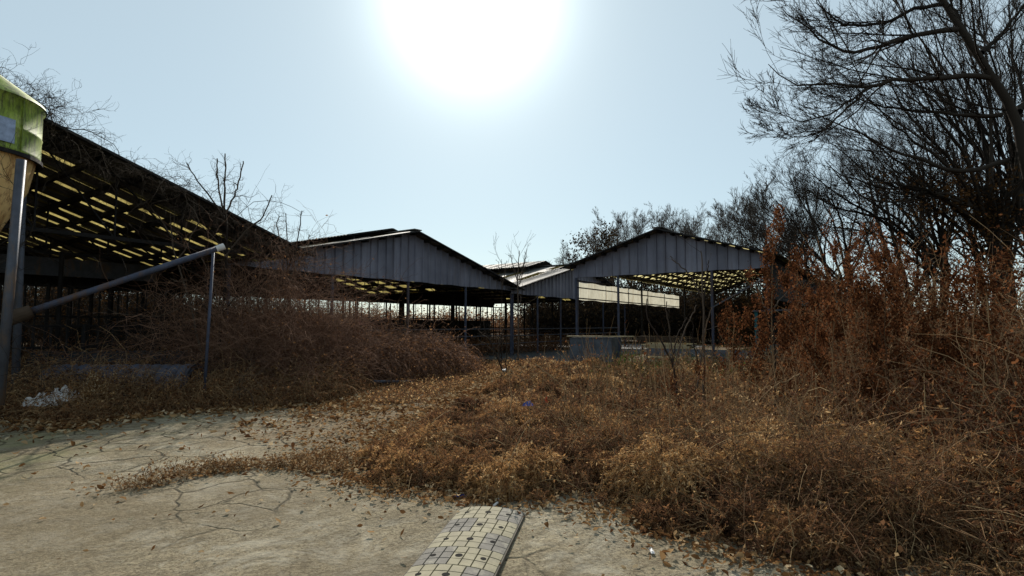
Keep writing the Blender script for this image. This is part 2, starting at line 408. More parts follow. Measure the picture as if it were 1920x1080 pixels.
# value noise on the ground plane
_tab = np.random.default_rng(3).random((64, 64))
def vnoise(x, y, s=1.0):
    x = np.asarray(x) * s + 100; y = np.asarray(y) * s + 100
    xi = np.floor(x).astype(int); yi = np.floor(y).astype(int); fx = x - xi; fy = y - yi
    fx = fx * fx * (3 - 2 * fx); fy = fy * fy * (3 - 2 * fy); g = lambda a, b: _tab[a % 64, b % 64]
    return (g(xi, yi) * (1 - fx) + g(xi + 1, yi) * fx) * (1 - fy) + (g(xi, yi + 1) * (1 - fx) + g(xi + 1, yi + 1) * fx) * fy
def fbm(x, y, s=1.0): return (vnoise(x, y, s) + .5 * vnoise(x, y, s * 2.1) + .25 * vnoise(x, y, s * 4.3)) / 1.75
def inside(x, y, poly):
    r = np.zeros(len(x), bool); j = len(poly) - 1
    for i in range(len(poly)):
        xi, yi = poly[i]; xj, yj = poly[j]
        c = ((yi > y) != (yj > y)) & (x < (xj - xi) * (y - yi) / (yj - yi + 1e-12) + xi)
        r ^= c; j = i
    return r
def edge_dist(x, y, poly):
    d = np.full(len(x), 1e9)
    for i in range(len(poly)):
        a = np.array(poly[i - 1]); b = np.array(poly[i]); ab = b - a
        t = np.clip(((x - a[0]) * ab[0] + (y - a[1]) * ab[1]) / (ab @ ab + 1e-12), 0, 1)
        d = np.minimum(d, np.hypot(x - a[0] - t * ab[0], y - a[1] - t * ab[1]))
    return d
def scatter(poly, n):
    a = np.array(poly); lo = a.min(0); hi = a.max(0); xs = []; ys = []; got = 0
    while got < n:
        x = rng.uniform(lo[0], hi[0], n * 2); y = rng.uniform(lo[1], hi[1], n * 2); k = inside(x, y, poly)
        xs.append(x[k]); ys.append(y[k]); got += k.sum()
    return np.concatenate(xs)[:n], np.concatenate(ys)[:n]

# ------------------------------------------------------------ ground
def gsheet(name, x0, x1, y0, y1, step, z, mat, amp=0.0):
    nx = int((x1 - x0) / step); ny = int((y1 - y0) / step)
    X, Y = np.meshgrid(np.linspace(x0, x1, nx + 1), np.linspace(y0, y1, ny + 1))
    Z = z + amp * (fbm(X, Y, .7) - .5)
    V = np.stack([X.ravel(), Y.ravel(), Z.ravel()], 1)
    i = (np.arange(ny)[:, None] * (nx + 1) + np.arange(nx)[None]).ravel()
    o = np_mesh(name, V, np.stack([i, i + 1, i + nx + 2, i + nx + 1], 1), mat, smooth=True)
    return tag(o, kind='structure')
gsheet('ground', -700, 700, -60, 1300, 20, -.03, 'soil')
gsheet('concrete_yard', -14, 7, -6, 13.5, .15, .0, 'concrete', .035)

A = np.array([.56, .8285]); B = np.array([-.8285, .56]); RZ = math.atan2(A[1], A[0])
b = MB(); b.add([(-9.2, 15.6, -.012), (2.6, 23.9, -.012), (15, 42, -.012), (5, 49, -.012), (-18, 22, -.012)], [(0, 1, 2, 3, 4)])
tag(b.build('barn_floor', 'shaded_floor'), kind='structure')

# ------------------------------------------------------------ barns
def barn(name, label, ox, oy, rz, Wd, L, ez, rise, clad=None, strips=(), cell_y=.95, cell_s=.95, miss=.15, monitor=None, over=.45,
         post_x=(), post_y=(), truss_y=(), frp='yellow_frp', rafter=.16, lattice=False, endclad=None, roof='roof_sheet', sides=(-1, 1), rails=True, full=False, darkening_wall=0):
    """local axes: x along the gable from its left eave, y back along the ridge, z up"""
    r = empty(name, (ox, oy, 0), rz, label=label, cat='barn', group='open sided livestock barns of the farm')
    hw = Wd / 2; sl_len = math.hypot(hw, rise)
    def rz_at(x): return ez + rise * (1 - abs(x - hw) / hw)
    # roof: corrugated sheets with translucent strips let in from eave to ridge
    ny = int(round((L + 2 * over) / cell_y)); ns = int(round((hw + over) / cell_s)); cy = (L + 2 * over) / ny
    slabs = {}
    for side in sides:
        op = MB(); pt = MB()
        for j in range(ny):
            for i in range(ns):
                t0 = i / ns; t1 = (i + 1) / ns
                tr = ((j in strips) or (full and 0 < j < ny - 1)) and random.random() > miss and not (full and i == 0)
                tgt = op; lift = 0
                if (j in strips) or (full and 0 < j < ny - 1):
                    lay = [(slabs.setdefault((side, j), MB()), 0)] + ([] if tr else [(op if full and i == 0 else pt, .012)])
                else: lay = [(op, 0)]
                def fn(u, v, t0=t0, t1=t1, j=j, side=side):
                    d = (hw + over) * (1 - (t0 + (t1 - t0) * v))
                    x = hw + side * d; y = -over + (j + u) * cy
                    return (x, y, ez + rise * (1 - d / hw) + .018 * math.sin((j + u) * cy / .19 * 2 * math.pi) + .09 + .012 * math.sin(y * 1.7 + x) + lift)
                for tgt, lift in lay: tgt.grid(fn, 10 if cell_y > .5 else 4, 1)
        op.build('roof', [roof], r)
        if pt.v: tag(pt.build('roof_patches', [roof], r), kind='stuff')
    for k in slabs: slabs[k].build('skylight_strip', frp, r)
    # ridge cap and rake boards
    c = MB(); c.bar((hw, -over - .03, ez + rise + .13), (hw, L + over, ez + rise + .13), .42, .035); c.build('ridge_cap', roof, r)
    for side in sides:
        c = MB(); e = hw + side * (hw + over)
        c.bar((hw, -over - .02, ez + rise + .06), (e, -over - .02, ez - rise * over / hw + .06), .05, .11, up=(0, 1, 0)); c.build('rake_board', 'roof_under', r)
    # purlins
    npur = max(3, int(hw / cell_s) + 1)
    for side in sides:
        for i in range(npur + 1):
            d = hw * i / npur + .02; x = hw + side * d
            c = MB(); c.bar((x, -over * .8, rz_at(x) + .01), (x, L + over * .8, rz_at(x) + .01), .09, .12); c.build('purlin', 'rusty_truss', r)
    # trusses: chords and webs in one frame
    for y in truss_y:
        c = MB(); c.bar((0, y, ez - .12), (Wd, y, ez - .12), .06, .08)
        for side in sides: c.bar((hw + side * hw, y, ez - .1), (hw, y, ez + rise - .1), .06, .08, up=(0, 1, 0))
        nb = max(4, int(Wd / 1.3)); pz = None
        for i in range(nb + 1):
            x = Wd * i / nb
            top = (x, y, rz_at(x) - .1); bot = (x, y, ez - .12)
            if 0 < i < nb: c.bar(bot, top, .035)
            if i < nb:
                x2 = Wd * (i + 1) / nb
                if i < nb / 2: c.bar(bot, (x2, y, rz_at(x2) - .1), .03)
                else: c.bar(top, (x2, y, ez - .12), .03)
        c.build('truss', 'rusty_truss', r)
    if lattice:                          # crossed bracing rods under the sheets
        for side in sides:
            c = MB(); k = 12; step = (hw) / 4
            for i in range(-4, int(L / step) + 1):
                for sgn in (0, 1):
                    y0 = i * step; y1 = y0 + hw * 1.0
                    if sgn: y0, y1 = y1, y0
                    p = Vector((hw, y0, ez + rise - .03)); q = Vector((hw + side * hw, y1, ez - .03))
                    for s_ in (p, q): pass
                    # clip to the roof's length
                    t0, t1 = 0., 1.
                    dy = q.y - p.y
                    for lim, sg in ((0, 1), (L, -1)):
                        a0 = (p.y - lim) * sg; a1 = (q.y - lim) * sg
                        if a0 < 0 and a1 < 0: t0 = 2
                        elif a0 < 0: t0 = max(t0, a0 / (a0 - a1))
                        elif a1 < 0: t1 = min(t1, a0 / (a0 - a1))
                    if t0 < t1 - .02: c.bar(p.lerp(q, t0), p.lerp(q, t1), .045)
            c.build('roof_bracing', 'rusty_truss', r)
    # posts
    for y in post_y:
        for x in (post_x if y < 1 or not lattice else (post_x[0], post_x[-1])):
            c = MB(); c.tube([(x, y, -.05), (x, y, (ez - .1))], .055 if y else .065, 8)
            c.build('post', 'blue_grey_post' if y < .5 else 'rusty_truss', r)
    # gable cladding, ribbed
    def gable(y, zb, nm, mat):
        c = MB(); xs = []; x = -.1; k = 0
        while x < Wd + .1:
            xs += [(x, 0), (x + .20, 0), (x + .225, .06), (x + .25, .06), (x + .275, 0)]; x += .40 + .05 * math.sin(x * 7)
        prev = None
        for (x, dy) in xs:
            x = min(max(x, -.1), Wd + .1); w = .012 * math.sin(x * 2.3) + .010 * math.sin(x * 5.1 + 1)
            top = rz_at(x) + .03; zb_ = min(zb + .015 * math.sin(x * 3.3), top - .02)
            cur = [(x, y - dy - w * .3, zb_), (x, y - dy, top)]
            if prev and x > prev[0][0] + 1e-4: c.add([prev[0], cur[0], cur[1], prev[1]], [(0, 1, 2, 3)])
            prev = cur
        c.build(nm, mat, r)
        c = MB(); c.bar((-.1, y + .05, zb + .06), (Wd + .1, y + .05, zb + .06), .06, .1); c.build('gable_rail', 'rusty_truss', r)
    if clad: gable(-.02, clad, 'gable_cladding', 'gable_sheet')
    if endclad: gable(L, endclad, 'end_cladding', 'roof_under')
    # raised ridge vent
    if monitor:
        m0, m1, mh, mr = monitor
        c = MB()
        for side in sides:
            def fn(u, v, side=side):
                d = mh * (1 - v); y = m0 + (m1 - m0) * u
                return (hw + side * d, y, ez + rise - rise * d / hw + mr + .1 + .02 * math.sin(y / .19 * 6.283))
            c.grid(fn, int((m1 - m0) * 20), 1)
        m = c.build('ridge_vent', roof, r)
        c = MB()
        for side in sides: c.bar((hw, m0 - .02, ez + rise + mr + .08), (hw + side * mh, m0 - .02, ez + rise - rise * mh / hw + mr + .08), .05, .11, up=(0, 1, 0))
        c.build('vent_rake', 'rusty_truss', m)
        k = m0
        while k < m1:
            for side in sides:
                x = hw + side * mh * .85; c = MB(); c.bar((x, k + .05, rz_at(x) + .05), (x, k + .05, rz_at(x) + mr + .1), .05); c.build('vent_post', 'rusty_truss', m)
            k += 1.5
    if darkening_wall:
        c = MB(); c.box((.1, L + .1, -.05), (Wd - .1, L + .25, darkening_wall)); c.build('darkening_wall', 'roof_under', r)  # added near-black wall that makes the open interior look dark
    if rails:                            # feed rails along the inside
        for y, zs in ((.6, (.55, .95, 1.3)), (L * .5, (.5, 1.0, 1.35)), (L - .4, (.6, 1.2))):
            for z in zs:
                c = MB(); c.tube([(0.1, y, z), (Wd - .1, y, z + .02)], .028, 6); c.build('feed_rail', 'pale_post' if y < 1 else 'rusty_truss', r)
    return r

MO = np.array([-8.3, 16.4]); WM = 14.8
def loc_m(x, y): return MO + A * x + B * y
barn('open_barn', 'wide barn with a slate blue sheet gable, behind the vine heap', *MO, RZ, WM, 12, 3.37, 1.83, clad=3.27,
     strips=(1, 3, 5, 7, 9, 11, 13, 15, 17), miss=.14, cell_y=.62, cell_s=.9, monitor=(1.0, 11, 2.3, .22), post_x=(0, 3.7, 7.4, 11.1, 14.8), post_y=(0.05, 4, 8, 11.9), truss_y=(.3, 4, 8, 11.8), endclad=3.0, frp='dirty_frp', darkening_wall=1.5)
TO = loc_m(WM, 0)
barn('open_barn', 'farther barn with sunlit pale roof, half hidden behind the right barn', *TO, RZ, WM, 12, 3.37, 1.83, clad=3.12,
     strips=(2, 5, 8, 11, 13, 16), miss=.55, cell_y=.62, cell_s=.9, monitor=(2.4, 11, 2.3, .38), post_x=(0.15, 2.6, 5.2, 7.4, 11.1, 14.8), post_y=(.05, 4, 8, 11.9), truss_y=(.3, 4, 8, 11.8), endclad=3.0, frp='dirty_frp', darkening_wall=1.9)
LO = np.array([-6.0, 15.0]) - A * 14.8
barn('open_barn', 'dark open barn at far left with broken yellow roof strips', *LO, RZ, WM, 13, 3.46, 2.42,
     strips=tuple(range(9, 68, 4)), miss=.40, cell_y=.20, cell_s=.8, rails=False, post_x=(0, 3.7, 7.4, 11.1, 14.8), post_y=(4.2, 8.5, 12.9), truss_y=(.2, 4.2, 8.5, 12.8), frp='dirty_frp', endclad=3.0)
RO = np.array([2.86, 25.0]); RZR = math.atan2(-B[1], -B[0])
rb = barn('open_barn', 'bright roofed barn with slate gable and yellow lattice ceiling on right', *RO, RZR, 7.9, 24, 4.12, 1.2, clad=3.62, full=True,
     miss=.02, cell_y=1.0, cell_s=.5, post_x=(0, 2.0, 5.9, 7.9), post_y=(.05, 8, 16, 23.9), truss_y=(.3, 4, 8, 12, 16, 20, 23.8), lattice=True, frp='yellow_frp', rails=False, over=.5, darkening_wall=2.3)
# its pale side curtain of translucent sheets, and the frame that carries it
c = MB()
for k in range(5):
    y0 = .45 + k * 2.9; y1 = y0 + 2.84
    c.grid(lambda u, v, y0=y0, y1=y1: (-.06 + .014 * math.sin((y0 + u * (y1 - y0)) / .16 * 6.283), y0 + u * (y1 - y0), 2.66 + .02 * math.sin(y0 * 7 + u * 9) + v * .8), 60, 1)
c.build('side_curtain', 'white_frp', rb)
c = MB()
for z in (2.72, 3.2, 3.5): c.bar((0.0, .1, z), (0.0, 15, z), .05)
c.build('curtain_frame', 'rusty_truss', rb)
c = MB()
c.grid(lambda u, v: (7.95 + .01 * math.sin(u * 24 / .16 * 6.283), .3 + u * 22, 2.5 + v * 1.5), 300, 1)
c.build('side_cladding', 'roof_under', rb)
c = MB(); c.bar((5.9, .05, 2.2), (7.9, .05, 3.3), .05); c.bar((7.9, .05, 2.0), (6.2, 3.5, 3.9), .05); c.build('knee_brace', 'pale_post', rb)

def feed_fence(label, p, q, z, nb, bars='rusty_truss'):
    p = np.array(p); q = np.array(q); d = q - p; L = np.hypot(*d)
    r = empty('feed_fence', (p[0], p[1], 0), math.atan2(d[1], d[0]), label=label, cat='fence', group='pipe feed fences inside the barns')
    for k in range(3):
        c = MB(); c.tube([(0, 0, z * (.35 + .32 * k)), (L, 0, z * (.35 + .32 * k))], .03, 6); c.build('rail', bars, r)
    c = MB()
    for i in range(nb + 1): c.tube([(L * i / nb, 0, -.02), (L * i / nb + .05 * (random.random() - .5), 0, z * random.uniform(.97, 1.06))], .026 if i % 6 else .045, 6)
    c.build('bars', bars, r)
def loc_l(x, y): return LO + A * x + B * y
feed_fence('pipe fence of many uprights deep inside the left barn', loc_l(4, 5.5), loc_l(14.6, 5.5), 2.6, 44)
feed_fence('nearer pipe fence under the front of the left barn', loc_l(5.5, 2.2), loc_l(14.6, 2.2), 1.5, 30)
feed_fence('pipe fence inside the barn behind the vine heap', loc_m(3, 9), loc_m(14.5, 9), 2.9, 20)
feed_fence('low pipe fence under the farther barn roof', loc_m(15, 9), loc_m(27, 9), 2.9, 22)
# horizontal sheet beam hung in the left barn
b = MB(); p, q = (0.4, 0, 3.15), (14.2, 0, 3.15); b.bar(p, q, .05, .5)
o = b.build('eave_board', 'pale_post'); o.location = (*loc_l(0, 6.2), 0); o.rotation_euler = (0, 0, RZ)
tag(o, 'long grey board hung level across the dark left barn', 'board')

# ------------------------------------------------------------ silo, auger, pipes
SC = (-8.82, 8.8)
r = empty('feed_silo', (*SC, 0), label='green and cream feed silo on pipe legs at left edge', cat='silo')
zb = 4.25; RS = .98
b = MB(); b.lathe([(RS, zb), (RS + .012, zb + .02), (RS, zb + .05), (RS, zb + .36), (RS + .012, zb + .38), (RS, zb + .40), (RS, zb + .84), (RS + .03, zb + .86), (RS + .03, zb + .92)], 48); b.build('bin', 'silo_green', r, True)
b = MB(); b.lathe([(RS + .05, zb + .88), (RS + .03, zb + .93), (.22, zb + 1.52), (.22, zb + 1.60), (.0, zb + 1.62)], 48); b.build('cone_roof', 'silo_green', r, True)
b = MB(); b.lathe([(RS - .05, zb + .01), (RS - .14, zb - .5), (.50, zb - 1.25), (.2, zb - 2.15), (.14, zb - 2.3), (.0, zb - 2.3)], 40); b.build('hopper', 'hopper_cream', r, True)
for t in (-62, 82, 140, 215):
    x, y = (RS + .01) * math.cos(R(t)), (RS + .01) * math.sin(R(t)); top_ = (x, y, zb + .15); bot_ = (x * 1.10, y * 1.10, -.05)
    if t < 0: top_ = tuple(at(40, 300, 7.88) - np.array([*SC, 0])); bot_ = tuple(at(-2, 760, 7.7) - np.array([*SC, 0]))
    b = MB(); b.tube([bot_, top_], .06, 12); b.build('leg', 'pale_post', r, True)
b = MB(); b.lathe([(RS - .02, zb - .06), (RS + .03, zb - .06), (RS + .03, zb), (RS - .02, zb)], 48); b.build('ring_beam', 'rusty_truss', r)
b = MB(); b.grid(lambda u, v: ((RS + .02) * math.cos(R(-34 + 25 * u)), (RS + .02) * math.sin(R(-34 + 25 * u)), zb + .10 + .38 * v), 8, 1); b.build('sticker', 'sticker_blue', r)
for t_ in (-58, -2, 60, 150): b = MB(); b.bar(((RS + .004) * math.cos(R(t_)), (RS + .004) * math.sin(R(t_)), zb), ((RS + .004) * math.cos(R(t_)), (RS + .004) * math.sin(R(t_)), zb + .86), .03, .012); b.build('seam', 'silo_green', r)
b = MB(); pp = [(-1.5, .2, 5.95), (-.6, .1, 5.92), (.1, .0, 5.62), (.42, -.06, 5.4), (.60, -.1, 5.2), (.62, -.1, 4.8)]
b.tube([tuple(x) for x in spline(pp, 24)], .045, 10); b.build('fill_pipe', 'dark_wood', r, True)

p0 = at(45, 588, 8.7); p1 = at(408, 466, 10.4)
def thing_tube(name, pts, rad, mat, label, cat, n=14):
    c = np.mean(pts, 0); c[2] = 0
    b = MB(); b.tube([tuple(np.array(p) - c) for p in pts], rad, n); o = b.build(name, mat, None, True); o.location = c
    return tag(o, label, cat)
au = thing_tube('auger_tube', [p0, p0 * .7 + p1 * .3, p0 * .35 + p1 * .65, p1], .053, 'blue_grey_post', 'sloping grey auger tube rising from the silo to the barn', 'auger')
d = nrm(p1 - p0); b = MB(); b.tube([tuple(p1 - d * .03 - np.array(au.location)), tuple(p1 + d * .12 - np.array(au.location))], [.058, .062], 14); b.build('end_cap', 'white_plastic', au)
b = MB(); b.tube([tuple(p0 - d * .25 - np.array(au.location)), tuple(p0 + d * .1 - np.array(au.location))], [.12, .10], 14); b.build('inlet_boot', 'dark_wood', au)
pp = at(400, 470, 10.6); thing_tube('support_pole', [(at(384, 690, 10.4)[0], 10.4, -.05), tuple(pp)], .027, 'blue_grey_post', 'thin steel pole propping the high end of the auger', 'pole')

def culvert(label, c, rz, L, rad, mat):
    b = MB(); K = int(L / .02); pts = [(-L / 2 + L * i / K, 0, rad) for i in range(K + 1)]
    b.tube(pts, [rad + .075 * abs(math.sin(math.pi * i * L / K / .19)) ** .7 - .04 for i in range(K + 1)], 28, False)
    b.tube(pts[::-1], [rad - .05] * (K + 1), 20, False)
    o = b.build('corrugated_pipe', mat, None, True); o.location = (c[0], c[1], -.02); o.rotation_euler = (0, 0, rz)
    return tag(o, label, 'pipe', 'corrugated drain pipes by the left barn')
c0 = at(232, 700, 10.9); culvert('blue grey ribbed drain pipe lying behind the left weeds', c0, R(2), 2.75, .37, 'culvert')
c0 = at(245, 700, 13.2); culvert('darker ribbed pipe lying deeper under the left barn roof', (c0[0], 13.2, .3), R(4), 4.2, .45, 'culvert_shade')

# ------------------------------------------------------------ trees
def rnd_n(n, a=0., b=1.): return rng.uniform(a, b, n)
def tree(name, label, base, h, spread=1.0, lean=(0, 0), trunk_r=None, fork=.3, n=(9, 7, 7, 5), mats=('bark', 'bark'), up=.05, group=None, rmin=.006, cat='tree', leaves=None, wob=.14):
    r = empty(name, (base[0], base[1], 0), label=label, cat=cat, group=group)
    tr = trunk_r or h * .016; K = 12
    t = np.linspace(0, 1, K)
    P = np.stack([lean[0] * h * t ** 1.4 + .02 * h * np.sin(t * 5 + rng.random() * 6), lean[1] * h * t ** 1.4 + .02 * h * np.sin(t * 4 + rng.random() * 6), h * .86 * t - .1], 1)[None]
    Rr = (tr * (1 - .85 * t))[None]
    v = Veg(); v.tubes(P, Rr, 8, 0); 
    L1, R1 = sprout(P, Rr, n[0], (24 * spread, 56 * spread), (.46, .78), 8, up * 1.4, wob, fork, .35, .62, rmin, .95, .55)
    v.tubes(L1, R1, 6, 0); v.build('trunk', [mats[0]], r)
    v = Veg()
    L2, R2 = sprout(L1, R1, n[1], (16, 44), (.38, .62), 7, up, wob, .22, .35, .6, rmin, .97, .45); v.tubes(L2, R2, 4, 0)
    L3, R3 = sprout(L2, R2, n[2], (16, 44), (.4, .65), 6, up, wob, .18, .4, .6, rmin, .98, .4); v.tubes(L3, R3, 3, 0)
    if n[3]:
        L4, R4 = sprout(L3, R3, n[3], (16, 46), (.4, .75), 4, up * .6, wob, .2, .5, .6, rmin, 1, .3); v.tubes(L4, R4, 3, 0)
    v.build('crown', [mats[1]], r)
    if leaves:
        mat, cnt, sz, src = leaves
        Q = [L1, L2, L3][src]; k = rng.integers(0, len(Q), cnt // 6); j = rng.integers(1, Q.shape[1], cnt // 6)
        C = Q[k, j]; C = np.repeat(C, 6, 0) + rng.normal(size=(len(C) * 6, 3)) * sz * 3
        v = Veg(); v.leaves(C, rnd_n(len(C), sz, sz * 2), rnd_n(len(C), sz * .6, sz * 1.2), 0); v.build('foliage', [mat], r)
    return r

def limbs_tree(name, label, trunks, limbs, n=(9, 8, 6), group=None, up=.05, rmin=.005, creeper=0):
    """a tree whose trunk and big limbs are drawn one by one: lists of (points, start radius, end radius)"""
    base = trunks[0][0][0]; off = np.array([base[0], base[1], 0])
    r = empty(name, tuple(off), label=label, cat='tree', group=group)
    v = Veg(); LP = []; LR = []
    for i, (pts, r0, r1) in enumerate(trunks + limbs):
        P = spline(pts, 16) - off; P[1:] += rng.normal(size=P[1:].shape) * .02
        Rr = np.linspace(r0, r1, 16); v.tubes(P[None], Rr[None], 8 if i < len(trunks) else 6, 0)
        LP.append(P); LR.append(Rr)
    v.build('trunk', ['bark'], r)
    LP = np.array(LP); LR = np.array(LR); q = len(trunks); v = Veg()
    T1, S1 = sprout(LP[:q], LR[:q], 10, (35, 70), (.2, .36), 8, up, .08, .35, .3, .4, rmin, 1, .4); v.tubes(T1, S1, 4, 0)
    L2, R2 = sprout(LP[q:], LR[q:], n[0], (16, 44), (.3, .55), 8, up, .07, .12, .35, .6, rmin, .98, .35); v.tubes(L2, R2, 4, 0)
    L2 = np.concatenate([L2, T1]); R2 = np.concatenate([R2, S1])
    L3, R3 = sprout(L2, R2, n[1], (16, 42), (.3, .58), 6, up, .075, .15, .4, .6, rmin, 1, .35); v.tubes(L3, R3, 3, 0)
    L4, R4 = sprout(L3, R3, n[2], (16, 44), (.3, .65), 5, up * .6, .08, .15, .5, .6, rmin, 1, .3); v.tubes(L4, R4, 3, 0)
    v.build('crown', ['bark'], r)
    if creeper:
        k = rng.integers(0, len(LP), creeper // 8); j = (rng.random(len(k)) ** 1.6 * 13).astype(int)
        C = np.repeat(LP[k, j] + rng.normal(size=(len(k), 3)) * .32, 8, 0) + rng.normal(size=(len(k) * 8, 3)) * .13
        C = C[(C[:, 2] > .4) & (C[:, 2] < 6.0) & (np.hypot(C[:, 0], C[:, 1]) < 3.2)]
        v = Veg(); v.leaves(C, rnd_n(len(C), .05, .12), rnd_n(len(C), .03, .08), 0); v.build('creeper', ['creeper_leaf'], r)
    return r

D = 13.0
def q(u, v, Y=D): return at(u, v, Y)
gr = np.array([15.2, 13.4, -.1])
trA = [([gr, q(2010, 480, 13.4), q(1930, 330), q(1903, 215), q(1850, 125), q(1800, 55), q(1752, -30), q(1690, -150)], .15, .04)]
lmA = [
    ([q(1795, 55), q(1742, 62, 12.8), q(1690, 74, 12.6), q(1640, 90, 12.4), q(1590, 97, 12.2), q(1545, 78, 12.1), q(1500, 42, 12), q(1465, 15, 12)], .065, .008),
    ([q(1860, 146), q(1800, 143, 13), q(1750, 147, 12.8), q(1690, 149, 12.6), q(1630, 160, 12.4), q(1570, 157, 12.2), q(1500, 158, 12), q(1440, 122, 12)], .07, .008),
    ([q(1880, 215), q(1830, 217, 13.2), q(1770, 214, 13.2), q(1700, 206, 13.4), q(1640, 196, 13.6), q(1590, 178, 13.8)], .055, .008),
    ([q(1765, 8), q(1715, 18, 12.6), q(1660, 40, 12.4), q(1600, 48, 12.3), q(1555, 30, 12.2), q(1530, -5, 12.1)], .05, .008),
    ([q(1890, 300, 13.2), q(1800, 320, 13), q(1730, 300, 13), q(1670, 280, 13.2), q(1590, 240, 13.4), q(1530, 212, 13.5)], .06, .008),
    ([q(1640, 160, 12.4), q(1590, 190, 12.2), q(1555, 215, 12.1), q(1500, 225, 12), q(1455, 212, 12)], .032, .007),
    ([q(1630, 165, 12.4), q(1580, 210, 12.3), q(1540, 245, 12.3), q(1500, 258, 12.2), q(1450, 256, 12.2)], .03, .007),
    ([q(1840, 100), q(1880, 60, 13.5), q(1930, 0, 14)], .07, .02),
    ([q(1820, 75), q(1780, 10, 13.4), q(1750, -60, 13.8)], .05, .015),
    ([q(1910, 210), q(1960, 120, 13.3), q(1990, 0, 13.5)], .09, .03)]
limbs_tree('bare_tree', 'big bare tree leaning in over the right edge, black limbs reaching left', trA, lmA, (12, 9, 6), 'bare trees of the wood on the right', creeper=3500)
def fan(label, base, hub, tips, Y, r0, n, creeper, lr=.06, back=(0, 0)):
    n = (8, 7, 5)
    t0 = np.array([base[0], base[1], -.1]); hb = at(*hub, Y); mid_ = (t0 + hb) / 2 + np.array([.25, 0, .1]); lm = []
    for (u, v) in tips:
        Yt = Y + rng.uniform(-2.2, 2.2); st_ = t0 + (hb - t0) * rng.uniform(.72, 1.0); e = at(u, v, Yt); m1 = st_ * .62 + e * .38; m2 = st_ * .28 + e * .72
        m1 = m1 + np.array([rng.uniform(-.2, .2), 0, rng.uniform(.0, .45)]); m2 = m2 + np.array([rng.uniform(-.15, .15), 0, rng.uniform(-.1, .25)])
        lm.append(([st_, m1, m2, e], lr, .008))
    limbs_tree('bare_tree', label, [([t0, mid_, hb, hb + (hb - mid_) * .35], r0, r0 * .4)], lm, n, 'bare trees of the wood on the right', creeper=creeper)
fan('creeper clad tree with brown leaves standing left of the leaning tree', (13.3, 15.6), (1858, 400), [(1545, 310), (1560, 268), (1585, 225), (1625, 180), (1650, 130), (1700, 80), (1745, 40), (1800, 60), (1850, 10), (1640, 340), (1600, 365), (1930, 120), (1955, 260)], 15.6, .22, (9, 8, 5), 3800)
fan('dark bare tree fanning out low beside the creeper clad tree', (13.6, 18.5), (1770, 470), [(1500, 345), (1512, 318), (1545, 300), (1590, 300), (1640, 262), (1690, 220), (1730, 240), (1790, 200), (1850, 240), (1560, 390), (1530, 420)], 18.5, .17, (9, 8, 5), 1200)
fan('bare tree fanning out above the right end of the slate gable', (12.5, 21.5), (1590, 500), [(1405, 415), (1420, 388), (1445, 365), (1480, 340), (1520, 330), (1560, 322), (1610, 340), (1440, 450), (1660, 350)], 21.5, .15, (9, 8, 5), 0, .05)

fan('slender forked tree filling the top right corner behind the leaning tree', (15.6, 17), (1905, 330), [(1600, 40), (1650, -30), (1700, -60), (1770, -60), (1830, -70), (1890, -60), (1570, 130), (1640, 130), (1700, 110), (1950, 0), (1990, 100), (1780, 90), (1860, 40)], 17, .16, (8, 7, 5), 0, .05)
fan('tree with many upright stems at the right edge behind the brush', (16.5, 19), (1890, 480), [(1680, 260), (1720, 200), (1760, 150), (1810, 120), (1850, 90), (1900, 100), (1940, 60), (1990, 160), (1660, 330), (1950, 220)], 19, .15, (8, 7, 5), 900, .06)
GW = 'bare trees of the wood on the right'
mid = [  # u of the trunk, distance, v of the top, spread, lean, label
    (1478, 33, 352, 1.15, -.12, 'leftmost bare tree of the right wood, round crown beside the right barn'),
    (1545, 30, 318, 1.1, -.10, 'second bare tree from the left in the right wood'),
    (1668, 27, 262, 1.0, -.10, 'tall thin trunked tree in the middle of the right wood'),
    (1830, 31, 230, 1.0, -.08, 'far pale tree behind the leaning tree'),
    (1955, 26, 150, 1.0, -.12, 'tall tree cut by the right edge, behind the others'),
    (1448, 29, 385, 1.3, -.10, 'low broad tree at the very left end of the right wood'),
    (1690, 34, 270, 1.1, -.08, 'tall far tree behind the tall thin trunked tree'),
    (1510, 44, 372, 1.1, -.06, 'small far tree showing between the leftmost trees of the right wood'),
    (1745, 38, 300, 1.0, -.05, 'far slim tree low in the right wood'),
]
for u, Y, vt, sp, ln, lb in mid:
    h = at(u, vt, Y)[2] * 1.06; X = at(u, 600, Y)[0]
    tree('bare_tree', lb, (X - ln * h * .5, Y), h, sp, (ln, 0), n=(12, 8, 6, 4), group=GW, up=.05, rmin=.007, fork=.22, wob=.075)

GD = 'distant bare trees behind the right barn'
for i, (u, Y, vt, lb) in enumerate([
    (1068, 78, 462, 'tiny far tree standing alone above the farther barn roof'),
    (1152, 66, 408, 'leftmost tall distant tree, beside the dark leafy oak'),
    (1192, 72, 398, 'distant tree rising over the left slope of the right barn'),
    (1236, 70, 408, 'distant tree just above the ridge of the right barn'),
    (1272, 68, 396, 'distant tree right of the ridge of the right barn'),
    (1316, 72, 402, 'distant tree above the right slope of the right barn'),
    (1362, 64, 414, 'distant tree by the right end of the right barn roof'),
    (1404, 52, 385, 'bare tree between the distant trees and the right wood'),
    (1440, 46, 362, 'round bare tree where the right wood begins')]):
    h = at(u, vt, Y)[2]; X = at(u, 600, Y)[0]
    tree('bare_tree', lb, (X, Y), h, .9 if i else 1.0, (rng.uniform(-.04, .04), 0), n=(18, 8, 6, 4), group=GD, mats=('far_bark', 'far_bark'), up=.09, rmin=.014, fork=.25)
X = at(1130, 600, 55)[0]; tree('oak_tree', 'dark oak keeping its brown leaves, above the left slope of the right barn', (X, 55), at(1130, 428, 55)[2], 1.2, n=(9, 6, 5, 0), leaves=('oak_leaf', 1500, .17, 2), mats=('far_bark', 'far_bark'), rmin=.02)
